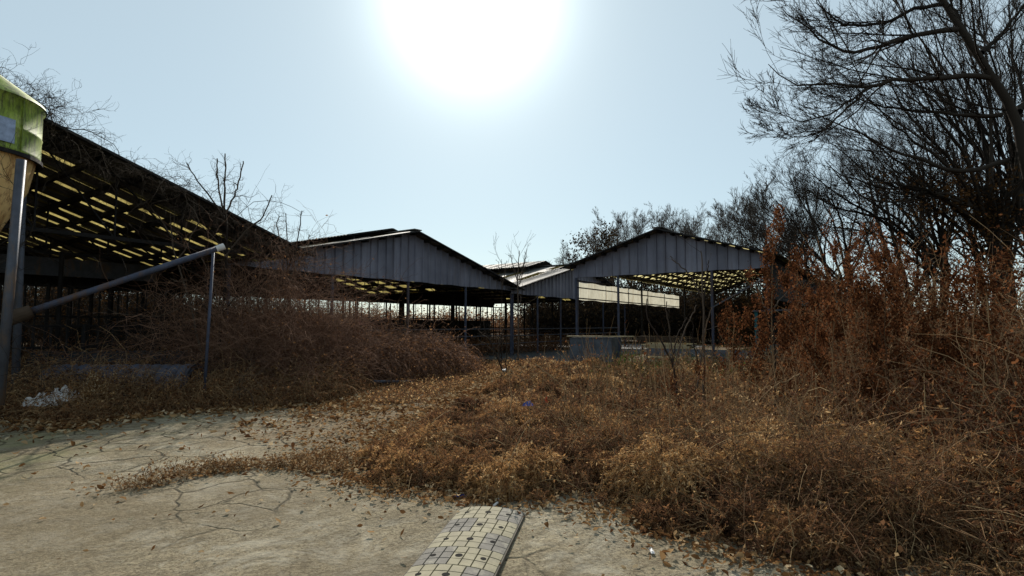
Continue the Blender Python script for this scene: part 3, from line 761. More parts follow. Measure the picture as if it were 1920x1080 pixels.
# dark trees seen under the roofs, beyond the yard
for u, Y, vt, lb in [(1010, 62, 560, 'low dark tree seen under the farther barn roof'), (1120, 58, 520, 'dark tree seen under the left of the right barn roof'),
                     (1210, 60, 500, 'dark tree seen under the middle of the right barn roof'), (1300, 57, 500, 'dark tree seen under the right side of the right barn roof'),
                     (120, 40, 545, 'low tree beyond the left barn, left of the auger'), (290, 44, 540, 'low tree beyond the left barn, behind the auger tube')]:
    h = at(u, vt, Y)[2]; X = at(u, 600, Y)[0]
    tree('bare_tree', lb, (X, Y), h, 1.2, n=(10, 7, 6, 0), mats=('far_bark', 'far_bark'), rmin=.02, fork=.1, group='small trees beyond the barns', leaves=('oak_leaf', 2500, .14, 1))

# ------------------------------------------------------------ brush
def tangle(name, poly, n_stem, per, hfun, leaf_mat='dry_leaf', stem_mat='dry_stem', near=5.0, fall=1.2, lsize=(.010, .032), slen=(.35, 1.0), up0=.9, sag=.35, wob=.28, srad=(.0018, .004),
           label=None, cat=None, kind='stuff', wmul=.55, jit=.035, K=8, group=None):
    x, y = scatter(poly, n_stem * 3)
    keep = rng.random(len(x)) < np.clip((near / np.maximum(np.hypot(x, y), .5)) ** fall, 0, 1); x = x[keep][:n_stem]; y = y[keep][:n_stem]
    h = hfun(x, y); k = h > .03; x, y, h = x[k], y[k], h[k]; m = len(x)
    big = np.clip(np.hypot(x, y) / near, 1, 3) ** .75
    d0 = rng.normal(size=(m, 3)) * .7; d0[:, 2] = np.abs(d0[:, 2]) + up0
    z0 = rng.random(m) * h * .55
    P = curve(np.stack([x, y, z0], 1), d0, h * rng.uniform(*slen, m) * 1.9 + .1, K, .0, wob, sag); P[:, :, 2] = np.maximum(P[:, :, 2], .006)
    v = Veg(); v.tubes(P, taper(rng.uniform(*srad, m) * big, K, .5), 3, 0)
    nl = m * per; i = rng.integers(0, m, nl); t = rng.uniform(.8, K - 1.001, nl); j = t.astype(int); f = (t - j)[:, None]
    C = P[i, j] * (1 - f) + P[i, j + 1] * f + rng.normal(size=(nl, 3)) * jit * big[i, None]; C[:, 2] = np.maximum(C[:, 2], .008)
    L = rng.uniform(*lsize, nl) * big[i]
    v.leaves(C, L, L * rng.uniform(.3, 1.0, nl) * wmul * 1.4, 1)
    o = v.build(name, [stem_mat, leaf_mat])
    return tag(o, label, cat, group, kind)

G = lambda *pts: [tuple(gp(u, v)) for u, v in pts]
RIGHT = G((640, 884), (670, 905), (735, 925), (850, 935), (960, 955), (1040, 948), (1130, 968), (1220, 985), (1290, 1015), (1360, 1040), (1460, 1075)) + [(3.3, 2.4), (9, 2.2), (13, 9), (12.5, 17)] + G((1430, 692), (1250, 690), (1080, 682), (985, 688), (940, 705), (905, 728), (850, 765), (770, 795), (715, 830), (672, 858))
MOUNDS = [(*gp(u, v), h, rr) for u, v, h, rr in [(1240, 930, .26, .8), (1440, 930, .30, .8), (980, 860, .16, .7), (1080, 800, .2, 1.0), (800, 880, .14, .7), (1560, 960, .38, .9), (1330, 830, .25, 1.1), (960, 905, .12, .5), (1130, 900, .16, .6), (1700, 1000, .4, .9)]]
def mounds(x, y):
    h = np.zeros(len(x))
    for mx, my, hh, rr in MOUNDS: h = np.maximum(h, 1.45 * hh * np.exp(-((x - mx) ** 2 + ((y - my) * .8) ** 2) / (rr * .7) ** 2))
    return h
def h_right(x, y):
    e = np.clip(edge_dist(x, y, RIGHT) / 1.0, 0, 1) ** .75
    return e * mounds(x, y) * 1.3 + e * (.05 + .50 * fbm(x, y, 1.3) ** 2.0) * (1 - .35 * np.clip((y - 7) / 6, 0, 1)) + e * np.clip((x - 1.8) * .10, 0, .5) * (.3 + 1.2 * fbm(x, y, .9))
tangle('weed_tangle', RIGHT, 24000, 6, lambda x, y: h_right(x, y) * .36, wob=.5, sag=.28, K=9, lsize=(.012, .038), wmul=.38, jit=.02, label='low tangle of dried golden brown weeds covering the yard right of centre', cat='weeds')
def plants(name, poly, n, hfun, stems, per, label, mats=('dry_stem', 'dry_leaf'), near=5.0, fall=1.25, cat='weeds', lz=(.013, .040), K=9, edge=.12, gold=.6):
    x, y = scatter(poly, n * 4); k = rng.random(len(x)) < np.clip((near / np.hypot(x, y)) ** fall, 0, 1); x, y = x[k][:n], y[k][:n]
    k = edge_dist(x, y, poly) > edge * rng.random(len(x)); x, y = x[k], y[k]; n = len(x)
    h = hfun(x, y) + .06; sz = np.clip(h * rng.choice([.5, .8, 1.1, 1.6], n, p=[.3, .3, .25, .15]), .07, 1.2); col = np.clip(gold * fbm(x, y, .9) * 1.25 - .05 + .24 * rng.normal(size=n), 0, 1)
    big = np.clip(np.hypot(x, y) / near, 1, 3) ** .7
    i = np.repeat(np.arange(n), stems); m = len(i); th = rng.uniform(0, 6.283, m); ou = rng.uniform(.15, 1.1, m)
    P0 = np.stack([x[i] + .10 * sz[i] * np.cos(th), y[i] + .10 * sz[i] * np.sin(th), rng.random(m) * .05], 1)
    D0 = np.stack([np.cos(th) * ou, np.sin(th) * ou, np.full(m, .9)], 1)
    P = curve(P0, D0, sz[i] * rng.uniform(.8, 1.6, m), K, 0, .33, .20); P[:, :, 2] = np.maximum(P[:, :, 2], .006)
    cs = np.clip(col[i] + .12 * rng.normal(size=m), 0, 1)
    v = Veg(); v.tubes(P, taper(rng.uniform(.0018, .0044, m) * big[i], K, .5), 3, 0, np.clip(cs + .15, 0, 1))
    q_ = np.repeat(np.arange(m), per); nl = len(q_); t = (rng.random(nl) ** .6) * (K - 1.01); j = t.astype(int); f = (t - j)[:, None]
    T = P[q_, j + 1] - P[q_, j]; C = P[q_, j] * (1 - f) + P[q_, j + 1] * f; Dl = nrm(T) + rng.normal(size=(nl, 3)) * .7
    L = rng.uniform(*lz, nl) * big[i][q_] * (.7 + .5 * sz[i][q_]); Dl = nrm(Dl); C = C + Dl * L[:, None] * .6; C[:, 2] = np.maximum(C[:, 2], .008)
    v.leaves(C, L, L * rng.uniform(.13, .32, nl), 1, np.clip(cs[q_] + .10 + .15 * rng.normal(size=nl), 0, 1), D=Dl)
    return tag(v.build(name, list(mats)), label, cat, None, 'stuff')
def droop(name, cs, label):
    v = Veg()
    for (x, y, rr, hh, col) in cs:
        d = math.hypot(x, y); bg_ = max(1, d / 5) ** .7; n = int(900 * rr / .4 / bg_ ** 1.2); K = 7
        th = rng.uniform(0, 6.283, n); ph = np.arccos(rng.uniform(.0, 1, n)); lump = 1 + .22 * np.sin(th * 3 + x * 9) * np.sin(ph * 4 + y * 7)
        e = np.stack([np.sin(ph) * np.cos(th), np.sin(ph) * np.sin(th), np.cos(ph)], 1); shell = rng.uniform(.55, 1.03, n) ** .6 * lump
        P0 = e * shell[:, None] * np.array([rr, rr, hh]) + np.array([x, y, .0]); P0[:, 2] = np.maximum(P0[:, 2], .01)
        D0 = np.stack([np.cos(th), np.sin(th), .9 - 1.5 * np.sin(ph)], 1) + .5 * rng.normal(size=(n, 3))
        P = curve(P0, D0, rng.uniform(.09, .24, n) * (.6 + rr), K, 0, .30, .30); P[:, :, 2] = np.maximum(P[:, :, 2], .006)
        cc = np.clip(col + .10 * rng.normal(size=n), 0, 1)
        v.tubes(P, taper(rng.uniform(.0016, .003, n) * bg_, K, .5), 3, 0, cc)
        per = 24; q_ = np.repeat(np.arange(n), per); nl = len(q_); t = rng.random(nl) * (K - 1.01); j = t.astype(int); f = (t - j)[:, None]
        T = P[q_, j + 1] - P[q_, j]; Dl = nrm(nrm(T) + rng.normal(size=(nl, 3)) * .7); L = rng.uniform(.014, .040, nl) * bg_
        C = P[q_, j] * (1 - f) + P[q_, j + 1] * f + Dl * L[:, None] * .6
        v.leaves(C, L, L * rng.uniform(.14, .34, nl), 1, np.clip(cc[q_] + .10 * rng.normal(size=nl), 0, 1), D=Dl)
    return tag(v.build(name, ['dry_stem', 'dry_leaf']), label, 'weeds', None, 'stuff')
cs = [(*gp(u, v), rr, hh, c_) for u, v, rr, hh, c_ in [
    (1250, 930, .52, .44, .78), (1440, 925, .46, .50, .82), (1130, 905, .34, .22, .45), (985, 905, .26, .20, .60), (880, 905, .36, .24, .55), (770, 893, .36, .22, .62), (820, 850, .40, .27, .68),
    (930, 850, .42, .25, .35), (1050, 855, .42, .26, .28), (1160, 845, .46, .28, .55), (1320, 880, .36, .30, .35), (1540, 960, .44, .5, .5), (1620, 900, .5, .5, .72), (1380, 985, .30, .2, .3), (1250, 980, .22, .13, .4),
    (1420, 850, .5, .36, .9), (1280, 815, .5, .3, .6), (1080, 800, .5, .26, .72), (950, 800, .46, .25, .66), (840, 805, .4, .22, .4), (730, 860, .26, .15, .5), (1000, 765, .5, .22, .5), (1160, 775, .5, .26, .45), (1680, 1010, .42, .42, .45), (1790, 960, .55, .55, .6), (1560, 1035, .32, .2, .4)]]
x_, y_ = scatter(RIGHT, 500); k_ = rng.random(500) < np.clip((5 / np.hypot(x_, y_)) ** .7, 0, 1) * .45
for x1, y1 in zip(x_[k_], y_[k_]):
    if edge_dist(np.array([x1]), np.array([y1]), RIGHT)[0] > .2: cs.append((x1, y1, rng.uniform(.16, .38), rng.uniform(.10, .3), rng.choice([.2, .35, .55, .75, .9])))
droop('weed_mounds', cs, 'drooping mounds of dead vine weeds, some golden, heaped along the weed cover')
plants('weed_plants', RIGHT, 1250, lambda x, y: h_right(x, y) * .95 + .02, 22, 22, 'tufted dry weeds with golden seeded tips over the right of the yard')
LEFT = [(-14, 8.6)] + G((0, 790), (60, 790), (140, 800), (240, 782), (330, 775), (430, 768), (520, 765), (600, 760), (660, 745), (700, 730)) + G((690, 705), (560, 700)) + [(-9, 14), (-14, 13)]
def h_left(x, y):
    e = np.clip(edge_dist(x, y, LEFT) / .7, 0, 1) ** .7
    return e * (.22 + .5 * fbm(x, y, .9)) * np.clip(1.2 - (x + 4) * .12, .6, 1.15)
tangle('weed_tangle', LEFT, 16000, 8, h_left, 'heap_leaf', wob=.45, label='strip of rusty brown weeds along the far left edge of the concrete', cat='weeds', near=7, lsize=(.012, .04))
tangle('weed_tangle', LEFT, 2500, 13, lambda x, y: h_left(x, y) * .9, 'dry_leaf', label='paler dry stalks mixed into the rusty left weed strip', cat='weeds', near=7, lsize=(.012, .04))

plants('weed_plants', LEFT, 520, lambda x, y: h_left(x, y) * 1.05, 22, 16, 'tufted rusty weeds standing in the left weed strip', ('dry_stem', 'strip_leaf'), near=9, lz=(.010, .026), gold=.9)
# seam weeds growing in the joint between the two slabs
JOINT = G((190, 924), (270, 907), (340, 888), (420, 876), (520, 868), (640, 850), (690, 880), (640, 890), (520, 885), (420, 887), (340, 899), (260, 918))
tangle('seam_weeds', JOINT, 700, 10, lambda x, y: np.where(fbm(x, y, 2.5) > .40, .045, .02) + .10 * np.clip(1 - np.abs(x + 3.35) / .45, 0, 1), 'litter_leaf', label='dry weeds and leaves caught in the slab joint at left', cat='weeds', jit=.03, near=6)

# the vine heap before the slate barn
HEAP = [(-8.2, 13.6), (-6.6, 13.0), (-4.4, 13.2), (-2.6, 14.2), (-1.1, 16.0), (-1.0, 18.0), (-2.2, 19.5), (-4.2, 18.4), (-6.2, 16.0), (-8.0, 14.8)]
def h_heap(x, y):
    e = np.clip(edge_dist(x, y, HEAP) / 1.3, 0, 1) ** .6
    return e * (1.05 + .9 * fbm(x, y, .55)) * np.clip(1.12 - (x + 6) * .10, .45, 1.15)
o = tangle('vine_heap', HEAP, 13000, 9, h_heap, 'heap_leaf', 'heap_twig', near=15, lsize=(.02, .06), slen=(.45, .9), up0=.7, sag=.4, wob=.42, srad=(.004, .010), jit=.08, K=10,
           label='waist high heap of dead purple brown vines before the slate barn', cat='bush', kind='thing')

# taller brush on the right
BR = [(2.9, 3.2), (4.2, 2.6), (8, 2.4), (12, 8), (12.5, 15), (8.5, 17), (6.2, 14), (4.9, 10), (3.6, 7), (3.0, 4.8)]
def h_br(x, y):
    e = np.clip(edge_dist(x, y, BR) / 1.6, 0, 1)
    return e ** .8 * (.55 + .85 * fbm(x, y, .6)) * np.clip(.55 + (x - 3) * .16, .5, 1.5)
tangle('tall_brush', BR, 7000, 12, lambda x, y: h_br(x, y) * .72, 'rust_leaf', 'heap_twig', near=7, fall=.9, lsize=(.012, .038), slen=(.5, .95), up0=1.5, sag=.18, wob=.2, srad=(.002, .0055), jit=.05, K=9, label='tall rusty dry brush rising towards the right edge under the trees', cat='brush')
tangle('tall_brush', BR, 2600, 26, lambda x, y: h_br(x, y) * (.3 + 1.5 * fbm(x + 9, y, .7)), 'rust_leaf', near=8, fall=.6, lsize=(.018, .05), slen=(.6, 1.0), up0=1.8, sag=.1, wob=.17, srad=(.003, .007), jit=.07, K=9, label='rust leaved brush standing under the right wood', cat='brush')
# hedge growth under the wood, and brush beyond the barns
UW = [(9, 14), (14, 12), (34, 30), (40, 60), (20, 62), (14, 30), (11, 20)]
tangle('undergrowth', UW, 6500, 12, lambda x, y: .7 + 1.3 * fbm(x, y, .3), 'creeper_leaf', 'bark', near=20, fall=.7, lsize=(.04, .11), slen=(.5, .95), up0=1.6, sag=.15, wob=.2, srad=(.006, .014), jit=.16, label='dark undergrowth filling the wood behind the brush', cat='brush')
FB = [(-75, 52), (-30, 48), (0, 60), (25, 66), (25, 76), (-75, 76)]
tangle('far_brush', FB, 9000, 10, lambda x, y: 1.1 + 1.5 * fbm(x, y, .12) + np.clip((x - 2) * .1, 0, 1.8), 'heap_leaf', 'heap_twig', near=60, fall=.1, lsize=(.10, .30), slen=(.5, .9), up0=1.4, sag=.2, wob=.22, srad=(.015, .03), jit=.35, K=6, label='low band of brown brush far beyond the barns', cat='brush')
LB = [(-40, 22), (-22, 19), (-17, 27), (-14, 36), (-30, 44), (-50, 40)]
tangle('far_brush', LB, 7000, 12, lambda x, y: 2.0 + 2.3 * fbm(x, y, .3), 'creeper_leaf', 'bark', near=28, fall=.2, lsize=(.05, .14), slen=(.5, .9), up0=1.3, sag=.2, wob=.22, srad=(.008, .016), jit=.2, K=6, label='sunlit brown brush behind the dark left barn', cat='brush')
DH = [(1.5, 49), (12, 47), (27, 40), (30, 50), (14, 56), (2, 55)]
tangle('dark_hedge', DH, 5000, 16, lambda x, y: 2.2 + 1.6 * fbm(x, y, .3), 'oak_leaf', 'bark', near=45, fall=.1, lsize=(.10, .26), slen=(.5, .9), up0=1.5, sag=.15, wob=.2, srad=(.012, .03), jit=.28, K=6, label='dark hedge seen under the right barn roofs', cat='hedge')
LI = [tuple(loc_l(1, .3)), tuple(loc_l(14.6, .3)), tuple(loc_l(14.6, 12)), tuple(loc_l(1, 12))]
tangle('shade_weeds', LI, 5000, 10, lambda x, y: .25 + .7 * fbm(x, y, .5), 'heap_leaf', 'heap_twig', near=12, fall=.2, lsize=(.02, .06), srad=(.003, .008), jit=.07, K=7, label='dead weeds added to darken the floor of the left barn', cat='weeds')  # put in to cover the sunlit patch on this floor
MF = [(-6, 21), (0, 29.5), (7, 38), (2, 41), (-12, 27)]
tangle('barn_weeds', MF, 2600, 10, lambda x, y: .3 + .7 * fbm(x, y, .5), 'heap_leaf', 'heap_twig', near=24, fall=.2, lsize=(.03, .08), srad=(.004, .01), jit=.1, K=6, label='weeds added to darken the ground inside the slate barn', cat='weeds')  # put in to hide the sunlit ground between the posts
stemmat('straw', (.12, .075, .04), (.42, .30, .16))
tangle('straw_stalks', RIGHT, 900, 2, lambda x, y: np.minimum(h_right(x, y) * .6, .3) + .10, 'dry_leaf', 'straw', near=6, fall=.6, lsize=(.02, .05), slen=(.9, 1.7), up0=.35, sag=.10, wob=.16, srad=(.0022, .0048), jit=.02, K=7, label='long pale bent straw stalks lying over the weed cover', cat='straw')
tangle('dry_stalks', G((1000, 800), (1060, 900), (1300, 930), (1640, 1000), (1700, 760), (1500, 735), (1150, 715)), 420, 5, lambda x, y: .45 + .5 * fbm(x, y, .8), 'rust_leaf', 'dry_stem', near=8, fall=.3, lsize=(.015, .04), slen=(.5, .95), up0=3.0, sag=.03, wob=.07, srad=(.003, .006), jit=.03, K=8, label='thin upright dead stalks scattered over the right of the yard', cat='stalks')
# green ground plants before the right barn
GP = G((1110, 718), (1240, 730), (1420, 735), (1560, 745), (1540, 705), (1300, 696), (1150, 696))
tangle('green_plants', GP, 420, 26, lambda x, y: np.clip(fbm(x, y, 1.1) - .42, 0, 1) * 1.5, 'green_leaf', near=12, fall=.1, lsize=(.03, .07), wmul=.6, jit=.07, label='patchy low green plants before the right barn', cat='plants')

# fallen leaves: thick along the weed edges and over the littered track, thin elsewhere
def litter(name, n, dens, box, lo, hi, label, mat='litter_leaf'):
    x0, x1, y0, y1 = box; x = rng.uniform(x0, x1, n); y = rng.uniform(y0, y1, n)
    k = rng.random(n) < dens(x, y); x, y = x[k], y[k]; m = len(x)
    C = np.stack([x, y, .022 + .03 * rng.random(m) ** 2], 1); D_ = rng.normal(size=(m, 3)); D_[:, 2] *= .3
    L = rng.uniform(lo, hi, m) * np.clip(np.hypot(x, y) / 6, 1, 1.8)
    v = Veg(); v.folded(C, L, L * rng.uniform(.3, .62, m), 0, D=D_)
    return tag(v.build(name, [mat]), label, 'leaves', None, 'stuff')
TRACK = G((430, 800), (520, 860), (640, 885), (700, 850), (760, 800), (850, 745), (920, 705), (1000, 684), (1060, 678), (880, 684), (720, 722), (600, 765))
def d_lit(x, y):
    e1 = np.minimum(edge_dist(x, y, RIGHT), edge_dist(x, y, LEFT))
    d = 1.0 * np.exp(-(e1 / np.where(y > 7, .30, .17)) ** 1.1) * (.2 + 1.3 * fbm(x, y, 2)) + .7 * np.exp(-edge_dist(x, y, JOINT) / .08) * np.clip(2.4 * fbm(x, y, 2.5) - .45, .15, 1)
    d += np.where(inside(x, y, TRACK), .15 + .45 * np.clip((y - 8.8) / 4, 0, 1), 0) * np.clip(2.6 * fbm(x, y, 2.2) - .7, .05, 1.5)
    return np.clip(d + .006, 0, 1)
litter('leaf_litter', 380000, d_lit, (-9, 8, 2.6, 20), .026, .072, 'dead curled leaves scattered along the weed edges and track')
def d_moss(x, y): return np.where(inside(x, y, TRACK), np.clip((fbm(x, y, 1.0) - .45) * 3, 0, 1) * np.clip((y - 8) / 3, 0, 1), 0)
tangle('track_grass', G((690, 765), (800, 760), (850, 735), (920, 705), (1000, 684), (1060, 678), (880, 684), (740, 722), (700, 740)), 2600, 7, lambda x, y: .05 + .11 * fbm(x, y, 1.6) * np.clip((y - 6) / 4, .2, 1), 'dry_leaf', near=9, fall=.3, lsize=(.015, .045), slen=(.5, 1), label='short dry grass and leaf crumbs on the littered track', cat='grass')

# ------------------------------------------------------------ saplings, weeds and hanging vines
def sapling(name, label, curves, r0, twigs=5, sub=3, mat='grey_twig', group=None, wob=.2, up=.05, tl=(.15, .4), cat='sapling', rmin=.0028):
    b0 = curves[0][0]; off = np.array([b0[0], b0[1], 0])
    r = empty(name, tuple(off), label=label, cat=cat, group=group)
    P = np.array([spline(c, 14) - off for c in curves]); P[:, 1:-1] += rng.normal(size=P[:, 1:-1].shape) * .008
    Rr = np.array([np.linspace(r0 * (1 if i == 0 else .6), r0 * .35, 14) for i in range(len(curves))])
    v = Veg(); v.tubes(P, Rr, 6, 0); v.build('stem', [mat], r)
    if twigs:
        v = Veg(); T, Q = sprout(P, Rr, twigs, (25, 65), tl, 8, up, wob, .25, .4, .5, rmin, 1, .3); v.tubes(T, Q, 4, 0)
        if sub:
            T2, Q2 = sprout(T, Q, sub, (25, 70), (.3, .8), 6, up, wob * 1.2, .1, .5, .6, rmin, 1, .2); v.tubes(T2, Q2, 3, 0)
        v.build('twigs', [mat], r)
    return r
def pl(Y, *pts): return [at(u, v, Y) for u, v in pts]
def ground_start(c): c = [np.array(p) for p in c]; c[0] = np.array([c[0][0], c[0][1], -.03]); return c
SG = 'leafless saplings growing through the yard'
Y = 12.6
sapling('sapling', 'pollarded sapling with upright lopped stems before the left barn eave', [
    ground_start(pl(Y, (408, 755), (412, 640), (421, 540), (426, 440), (421, 390), (421, 352))),
    pl(Y, (421, 400), (412, 365), (408, 330), (407, 297)), pl(Y, (421, 395), (421, 350), (423, 318), (422, 288)),
    pl(Y, (423, 400), (440, 365), (449, 335), (456, 302)), pl(Y, (421, 410), (398, 375), (372, 342), (350, 305)),
    pl(Y - .2, (424, 480), (462, 432), (492, 408), (510, 366)), pl(Y + .2, (416, 590), (440, 560), (475, 545), (500, 520))], .036, 7, 4, group=SG, wob=.3, tl=(.2, .6), up=.0)
Y = 12.2
sapling('sapling', 'thin crooked sapling crossing in front of the auger tube', [
    ground_start(pl(Y, (400, 760), (372, 640), (352, 555), (330, 485), (322, 440), (319, 400))), pl(Y, (323, 445), (300, 410), (277, 380), (266, 355)),
    pl(Y, (352, 525), (335, 528), (318, 522)), pl(Y, (335, 490), (360, 440), (372, 410), (350, 380))], .026, 5, 3, group=SG, wob=.3, up=0)
sapling('sapling', 'slim sapling rising beyond the end of the left barn eave', [
    ground_start(pl(14.2, (548, 720), (545, 600), (540, 500), (536, 400))), pl(14.2, (542, 500), (560, 440), (566, 395)), pl(14.2, (543, 520), (575, 470), (580, 440)), pl(14.2, (540, 480), (520, 430), (524, 405))], .03, 6, 3, group=SG, wob=.3, up=.03)
Y = 21
sapling('sapling', 'forked young tree in the alley between the barns', [
    ground_start(pl(Y, (972, 690), (972, 600), (970, 530), (972, 500), (974, 470))), pl(Y, (971, 530), (962, 500), (958, 478)), pl(Y, (971, 525), (982, 500), (988, 466)), pl(Y, (971, 540), (978, 520), (983, 480))], .035, 5, 3, group=SG, up=.1, wob=.12, rmin=.006)
sapling('sapling', 'tiny bare sapling standing left of the forked tree by the alley', [ground_start(pl(22, (940, 690), (941, 600), (941, 520), (940, 486))), pl(22, (941, 530), (936, 505), (935, 490)), pl(22, (941, 535), (947, 510), (947, 492))], .022, 4, 2, group=SG, up=.1, wob=.1, rmin=.006)
sapling('sapling', 'low bare sapling spreading at the right end of the vine heap', [ground_start(pl(16.5, (948, 715), (930, 665), (912, 625), (906, 608))), pl(16.5, (940, 680), (922, 655), (898, 638)), pl(16.5, (935, 675), (936, 640), (944, 618)), pl(16.5, (948, 705), (950, 660), (949, 630))], .03, 4, 3, group=SG, wob=.2, rmin=.005)
Y = 9.6
sapling('sapling', 'bare sapling splitting into a wide V before the right barn trough', [
    ground_start(pl(Y, (1275, 770), (1262, 690), (1240, 640), (1215, 600), (1213, 560))), pl(Y, (1264, 685), (1280, 630), (1300, 585), (1307, 572)), pl(Y, (1263, 680), (1256, 625), (1250, 590), (1250, 565)),
    pl(Y, (1262, 680), (1268, 640), (1288, 595))], .022, 2, 1, group=SG, wob=.12, up=.04)
sapling('sapling', 'long thin sapling leaning across the right barn gable', [ground_start(pl(9.2, (1318, 785), (1322, 680), (1318, 600), (1316, 500), (1314, 470))), pl(9.2, (1318, 560), (1295, 520), (1268, 492), (1256, 480)), pl(9.2, (1320, 570), (1324, 520), (1329, 488))], .02, 2, 1, group=SG, wob=.12)
sapling('sapling', 'sapling with forked top rising in front of the teal cabinet', [ground_start(pl(8.6, (1452, 800), (1454, 680), (1448, 600), (1446, 545))), pl(8.6, (1449, 580), (1480, 545), (1512, 525)), pl(8.6, (1448, 578), (1425, 552), (1406, 535))], .018, 2, 1, group=SG, wob=.1)
sapling('sapling', 'crooked sapling just right of the wide V sapling', [ground_start(pl(9.3, (1298, 780), (1312, 690), (1322, 620), (1336, 575))), pl(9.3, (1312, 690), (1300, 640), (1298, 600))], .018, 2, 1, group=SG, wob=.12)
st = sapling('weed_stalk', 'single dark stalk with a white tip standing mid yard', [ground_start(pl(7.3, (962, 862), (962, 800), (958, 740), (955, 705), (948, 694)))], .009, 4, 0, 'dry_stem', None, .2, tl=(.05, .12), cat='stalk')
tip = at(946, 694, 7.3) - np.array(st.location); b = MB(); b.tube([tuple(tip + [.015, 0, 0]), tuple(tip + [-.03, 0, .002])], [.018, .008], 8); b.build('tip', 'white_plastic', st)
sapling('stick', 'pale broken stick slanting out of the weeds near the green plants', [ground_start(pl(8.6, (1182, 780), (1195, 740), (1204, 710), (1213, 682)))], .008, 1, 0, 'grey_twig', cat='stick')
sapling('stick', 'long dark fallen branch slanting in the weeds right of the white tipped stalk', [pl(9.6, (1005, 685), (1040, 712), (1070, 740), (1100, 778))], .016, 3, 0, 'dry_stem', cat='branch')
for i, (u, v, u2, v2, Y, lb) in enumerate([(1640, 700, 1690, 750, 5.6, 'thick pale stalk leaning in the right brush'), (1576, 830, 1690, 930, 4.7, 'long pale stem slanting down through the right foreground weeds'),
        (1890, 640, 1860, 760, 5.2, 'pale broken twig near the right edge'), (1690, 960, 1910, 1010, 4.2, 'pale stem lying across the lower right weeds'),
        (1475, 620, 1545, 575, 7.6, 'bare stick poking out left of the rusty brush'), (1500, 700, 1400, 770, 6.8, 'dark branch lying low before the rusty brush')]):
    p, q_ = at(u, v, Y), at(u2, v2, Y - .3); m_ = (p + q_) / 2 + rng.normal(size=3) * .05
    sapling('stick', lb, [[p, p * .6 + m_ * .4, m_, q_]], .0085, 3, 1, 'dry_stem', 'sticks caught in the right brush', .25, cat='stick', tl=(.1, .3))

def dried_weed(label, u, Y, ztop, nb=9, nl=520, lean=0.0, mat='rust_leaf', lz=(.022, .052), spread=.34):
    nb = int(nb * 1.3); X = at(u, 600, Y)[0]
    r = empty('dried_weed', (X, Y, 0), label=label, cat='weed', group='tall dried weeds with rust brown leaves')
    P = curve(np.array([[0, 0, -.03]]), np.array([[lean, 0, 1.]]), np.array([ztop * 1.0]), 14, .05, .06); Rr = taper(np.array([.011]), 14, .35)
    v = Veg(); v.tubes(P, Rr, 6, 0)
    T, Q = sprout(P, Rr, nb, (25, 55), (.14, spread), 8, .12, .12, .35, .4, .6, .003, 1, .2); v.tubes(T, Q, 4, 0); v.build('stem', ['dry_stem'], r)
    nl = int(nl * 1.7); nc = nb * 4; k = np.repeat(np.arange(nb), 4); j = rng.integers(2, 8, nc); cc = T[k, j]; wt = rng.random(nc) ** 1.5 + .1
    k = rng.choice(nc, nl, p=wt / wt.sum()); C = cc[k] + rng.normal(size=(nl, 3)) * np.array([.032, .032, .06]); C[:, 2] -= rng.random(nl) * .08
    Dn = rng.normal(size=(nl, 3)) * .6; Dn[:, 2] -= .8; L = rng.uniform(*lz, nl)
    v = Veg(); v.leaves(C, L, L * rng.uniform(.3, .6, nl), 0, D=Dn); v.build('leaves', [mat], r)
for a in [
    ('tall rust leaved weed covering the right end of the slate gable', 1452, 7.4, 2.85, 18, 2400), ('rust leaved weed hanging before the teal cabinet', 1412, 8.2, 1.35, 9, 700),
    ('narrow rust leaved weed left of the teal cabinet', 1362, 8.6, 1.75, 10, 650), ('short rust leaved weed below the long thin sapling', 1294, 8.4, .85, 5, 200),
    ('small reddish weed among the green plants', 1262, 8.8, .7, 5, 160), ('rust leaved weed with drooping clumps right of the teal cabinet', 1470, 7.8, 1.5, 10, 700),
    ('tall rust leaved weed under the leftmost tree of the wood', 1560, 7.6, 2.35, 12, 1000), ('dense rust leaved weed in the middle of the right brush', 1606, 7.0, 2.05, 12, 1000),
    ('rust leaved weed leaning left in the right brush', 1530, 7.2, 1.75, 11, 800), ('upright rust plume before the dark tree trunks', 1656, 6.8, 2.0, 12, 1000),
    ('broad rust leaved weed below the creeper clad tree', 1720, 6.6, 2.1, 12, 1000), ('rust leaved weed before the leaning tree trunk', 1800, 6.4, 2.15, 12, 900),
    ('rust leaved weed near the right edge of the yard', 1868, 6.0, 2.0, 12, 900), ('low rust leaved weed at the foot of the right brush', 1610, 6.0, 1.05, 9, 600),
    ('dark rust weed deep in the right brush', 1690, 8.2, 2.3, 12, 900), ('tall thin rust weed rising above the brush by the wood', 1640, 8.4, 2.55, 11, 800),
    ('rust weed with ragged top between the wood and the barn', 1500, 8.6, 2.75, 14, 1300), ('rust weed standing close left of the ragged topped one', 1478, 9.6, 2.5, 13, 1000), ('bushy rust weed low before the barn end wall', 1535, 8.4, 1.9, 12, 1000), ('tall rust weed before the fan shaped tree', 1700, 7.2, 2.6, 14, 1200), ('rust weed reaching up beside the leaning trunk', 1840, 7.0, 2.6, 14, 1200), ('far right rust weed cut by the picture edge', 1915, 6.6, 2.4, 13, 1000), ('farther rust weed below the far tree gap', 1580, 9.6, 2.5, 11, 800)]:
    dried_weed(a[0], *a[1:])
for a in [('golden seeded weed sprig standing up from the left weed strip', 150, 9.3, .85, 6, 260), ('second golden sprig in the left weed strip near the drain pipe', 188, 9.5, .75, 6, 220), ('low golden sprig at the far left weed strip', 30, 9.6, .7, 5, 200)]:
    dried_weed(*a, lean=.5, mat='litter_leaf', lz=(.02, .045), spread=.5)

